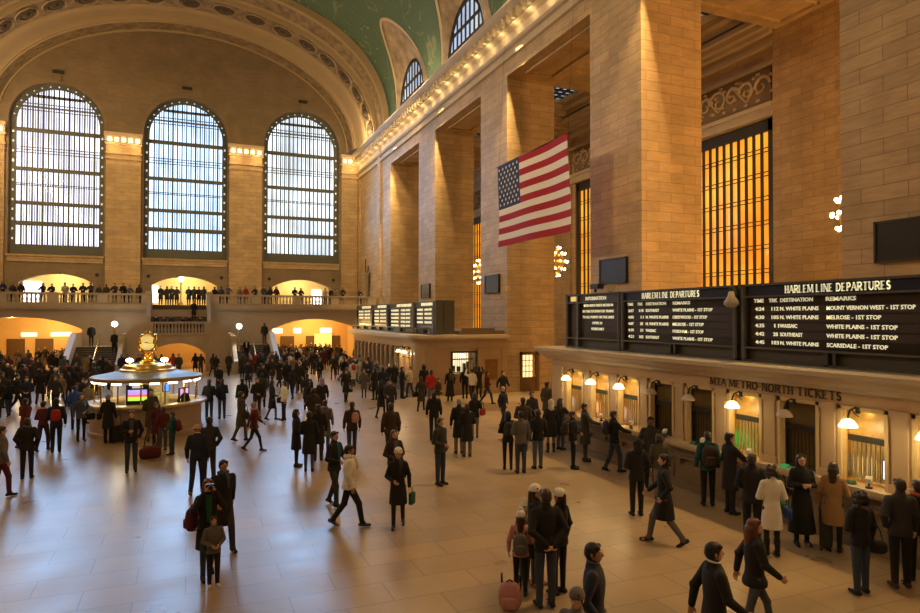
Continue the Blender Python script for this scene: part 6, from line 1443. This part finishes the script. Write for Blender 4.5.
p = person(5.47,8.96, 200, 'person in white knit hat half hidden behind the man with clasped hands', 'stand', (DN, DN), ('jacket', 'black'), ('black', True), 'black', ('pony', 'brown'), ('beanie', 'white'), lod=0, fem=True, h=1.66)
_b = bag('backpack', 'pink', 'pink backpack standing on the floor at the front', (4.55,8.87, .22), 2.6, 1.05); _b.rotation_euler.x = -.16; _b.scale.x = 1.2
p = person(5.73,5.93, 70, 'man with black hair in dark suit and white collar, nearest the viewer', 'step', (FW, BK), ('coat', 'black'), ('black', False), 'black', ('short', 'black'), lod=0, h=1.78, scarf='collar_white')
p = person(7.19,6.70, 62, 'woman with long auburn hair in black jacket and grey jeans walking right', 'walkr', (FW, BK), ('puffer', 'black'), ('greyblue', True), 'black', ('long', 'red'), lod=0, fem=True, h=1.70)
p = person(4.44,6.50, 50, 'young man with short black hair in dark navy jacket, head and shoulders in view', 'step', (PK, DN), ('jacket', 'navy'), ('black', False), 'black', ('short', 'black'), lod=0, h=1.76, skin='tan', scarf='collar_grey')
p = person(3.84,5.94, -60, 'person in grey knit hat at the bottom edge beside the young man', 'stand', (DN, DN), ('jacket', 'grey'), ('black', False), 'black', ('short', 'brown'), ('beanie', 'grey'), lod=0, h=1.50)

# ================================================================== PEOPLE: the far crowd
random.seed(11)
TAKEN = [(o.location.x, o.location.y) for o in bpy.data.objects if o.name.startswith('person') and o.parent is None]
def free(x, y, d):
    if (x - bx) ** 2 + (y - by) ** 2 < 9.0: return False
    return all((x - a) ** 2 + (y - b_) ** 2 > d * d for a, b_ in TAKEN)
COATS = ['black'] * 14 + ['charcoal'] * 7 + ['navy'] * 5 + ['darkbrown'] * 5 + ['olive', 'olive', 'grey', 'maroon', 'maroon', 'khaki', 'greyblue', 'greyblue', 'red', 'white', 'cream']
SEEN = set()
CN = {'charcoal': 'charcoal grey', 'darkbrown': 'dark brown', 'khaki': 'beige brown', 'greyblue': 'grey-blue'}
def crowd(n, box, place, group, z=0, faces=(0, 180), d=.62, density=None, coats=None, legs_=('stand', 'step', 'walk', 'apart', 'stepr'), clean=True, seatz=None):
    k = tries = 0
    while k < n and tries < n * 60:
        tries += 1
        x = random.uniform(box[0], box[1]); y = random.uniform(box[2], box[3])
        if density and not density(x, y): continue
        if clean and not free(x, y, d): continue
        TAKEN.append((x, y)); k += 1
        for attempt in range(60):
            c = random.choice(coats or COATS); ct = random.choice(['jacket', 'coat', 'coat', 'puffer']); fem = random.random() < .4
            hs = random.choice(['long', 'bob', 'short', 'bun']) if fem else 'short'; hc = random.choice(['black', 'dark', 'dark', 'brown', 'brown', 'grey', 'blond']); lc = random.choice(['black', 'black', 'jeans', 'charcoal', 'darkbrown', 'greyblue'])
            leg = random.choice(legs_); arms = random.choice([(DN, DN), (HO, DN), (PK, PK), (FW, BK), (BK, FW), (PH, DN), (HO, HO)])
            hat = None if random.random() > .08 else ('beanie', random.choice(['black', 'grey', 'white', 'red']))
            fc = random.choice(faces) + random.uniform(-35, 35)
            facing = 'facing us' if cos(rad(fc)) > .5 else ('from behind' if cos(rad(fc)) < -.5 else 'from the side')
            hn = {'black': 'black', 'dark': 'dark', 'brown': 'brown', 'grey': 'grey', 'blond': 'blond'}[hc] + ' hair'
            cn = {'jacket': 'jacket', 'coat': 'long coat', 'puffer': 'padded jacket'}[ct]
            lab = '%s in %s %s%s, %s, %s' % ('woman' if fem else 'man', CN.get(c, c), cn, ' and %s hat' % hat[1] if hat else ' with ' + hn, facing, place)
            if lab not in SEEN: break
        SEEN.add(lab)
        person(x, y, fc, lab, leg, arms, (ct, c), (lc, fem), 'black', (hs, hc), hat, lod=2, fem=fem, h=random.uniform(1.58, 1.84), z=z, group=group)
crowd(30, (6.6, 14.8, 48.5, 59.3), 'before right arch', 'crowd before the right arch', density=lambda x, y: not (x < 7.4 and y > 52) and (x < 11.0 or y > 50.8))
crowd(32, (7.7, 14.2, 62.3, 68.5), 'under right arch', 'crowd under the right arch', d=.5)
crowd(34, (3.2, 10.8, 34, 49), 'right of centre', 'crowd in the right middle of the floor', density=lambda x, y: random.random() < (y - 27) / 22)
crowd(30, (-13.5, -8.6, 44, 59.3), 'before left arch', 'crowd before the left arch', d=.55)
crowd(12, (-14.5, -8.6, 62.3, 68), 'under left arch', 'crowd under the left arch', d=.6)
crowd(28, (-9.5, -4.2, 32, 46), 'left of booth', 'crowd left of the booth', density=lambda x, y: random.random() < (y - 26) / 20, d=.6)
crowd(12, (-3.5, 2.8, 50, 55.2), 'behind the booth', 'crowd behind the booth', d=.6)
crowd(10, (-7.8, -3.6, 50.6, 53.0), 'below left stair', 'crowd at the foot of the left stair', d=.55)
crowd(14, (2.4, 7.2, 49, 53), 'below right stair', 'crowd at the foot of the right stair', d=.55)
crowd(10, (9.8, 11.2, 37, 47), 'at far counters', 'queue at the far ticket counters', faces=(90,), d=.6)
# people on the balcony, leaning on the rail
def rail_people(xs, place):
    for x in xs:
        for attempt in range(80):
            c = random.choice(COATS); fem = random.random() < .4; hc = random.choice(['black', 'dark', 'brown']); fc = random.choice([0, 0, 0, 180]) + random.uniform(-25, 25); lean_ = cos(rad(fc)) > 0 and random.random() < .6
            lab = '%s in %s jacket with %s hair, %s, %s' % ('woman' if fem else 'man', CN.get(c, c), {'black': 'black', 'dark': 'dark', 'brown': 'brown'}[hc], 'leaning on rail' if lean_ else 'standing at rail', place)
            if lab not in SEEN: break
        SEEN.add(lab)
        person(x, 61.05 + random.uniform(0, .5) * (not lean_) - .05 * lean_, fc, lab, 'stand', (LN, LN) if lean_ else (HO, DN), ('jacket', c), ('black', fem), 'black', (('long' if fem else 'short'), hc), lod=2, fem=fem, h=random.uniform(1.6, 1.82), z=5.42, group='people along the balcony rail')
rail_people([-13.4, -12.8, -12.2, -10.7, -10.1, -9.2, -8.6, -7.9, -7.35, -6.8, -6.25, -5.6, -5.0, -4.45, -3.8], 'balcony left half')
rail_people([2.2, 2.75, 3.3, 4.3, 4.85, 5.6, 6.4, 6.95, 7.5, 9.1, 9.65, 11.9, 12.45, 13.0, 13.55, 15.2], 'balcony right half')
LAB8 = ['leftmost of all', 'second from the left', 'third from the left, facing us', 'just left of the lamp post', 'just right of the lamp post', 'fourth from the right', 'second from the right', 'rightmost of all']
for x, y, fc, c in ((-2.2, 63.4, 0, 'black'), (-1.7, 63.9, 170, 'charcoal'), (-1.3, 63.2, 20, 'black'), (-.9, 64.2, 180, 'darkbrown'), (.1, 63.8, 0, 'navy'), (.55, 63.3, 160, 'black'), (.95, 63.9, 10, 'black'), (1.35, 63.1, 190, 'charcoal')):
    person(x, y, fc, 'person in %s coat atop the central flight, %s' % (CN.get(c, c), LAB8.pop(0)), 'stand', (HO, DN), ('coat', c), ('black', False), 'black', ('short', 'dark'), lod=2, z=5.42, group='people at the head of the central flight')
person(-.9 + 1.4, 60.0, 0, 'person in black coat coming down the central flight', 'step', T, ('coat', 'black'), ('black', False), 'black', ('short', 'dark'), lod=2, z=4.07)
for i, (x, c) in enumerate(((-2.3, 'black'), (-1.75, 'charcoal'), (-1.2, 'navy'), (-.35, 'black'), (.1, 'black'), (.95, 'darkbrown'))):
    person(x, 57.15, 0, 'person in %s jacket behind the landing balustrade, %s' % (CN.get(c, c), ['leftmost', 'second from the left', 'third from the left', 'third from the right', 'second from the right', 'rightmost'][i]), 'stand', (LN, HO), ('jacket', c), ('black', False), 'black', ('short', 'dark'), lod=2, z=3.05, h=1.35 if i % 2 else 1.45, group='people on the stair landing')
person(-6.9, 57.9, 10, 'stout person in black coat at the top of the left stair flight', 'step', (DN, DN), ('puffer', 'black'), ('black', False), 'black', ('short', 'dark'), lod=2, z=2.05, h=1.8)
person(-5.15, 56.3, 0, 'person in black walking down the right side of the left flight', 'step', (DN, DN), ('coat', 'black'), ('black', False), 'black', ('short', 'dark'), lod=2, z=1.58)
person(6.1, 57.9, 180, 'broad person in black coat at the top of the right stair flight', 'step', (DN, DN), ('puffer', 'black'), ('maroon', False), 'black', ('short', 'black'), lod=2, z=2.05, h=1.85)
person(4.4, 55.0, 0, 'person in white shirt and dark jacket coming down the right flight', 'step', (DN, DN), ('jacket', 'black'), ('black', False), 'black', ('short', 'grey'), lod=2, z=.95, shirt='white')
person(5.9, 54.3, 0, 'person in charcoal coat low on the right flight', 'step', (DN, DN), ('coat', 'charcoal'), ('black', False), 'black', ('short', 'dark'), lod=2, z=.63)
# staff inside the booth and behind the ticket glass
person(bx + .2, by - 1.55, 0, 'booth clerk in dark jacket behind the information desk', 'stand', (HO, HO), ('jacket', 'darkbrown'), ('black', False), 'black', ('short', 'dark'), lod=2, h=1.65, z=.1, shirt='pink')
person(bx + 1.3, by - 1.1, 40, 'booth clerk in black sweater at the right side of the desk', 'stand', (HO, HO), ('sweater', 'black'), ('black', False), 'black', ('short', 'black'), lod=2, h=1.65, z=.1)
person(13.15, 8.25, -90, 'ticket clerk in black silhouetted in the large lit window', 'stand', (HO, HO), ('jacket', 'black'), ('black', False), 'black', ('short', 'black'), lod=2, h=1.75)
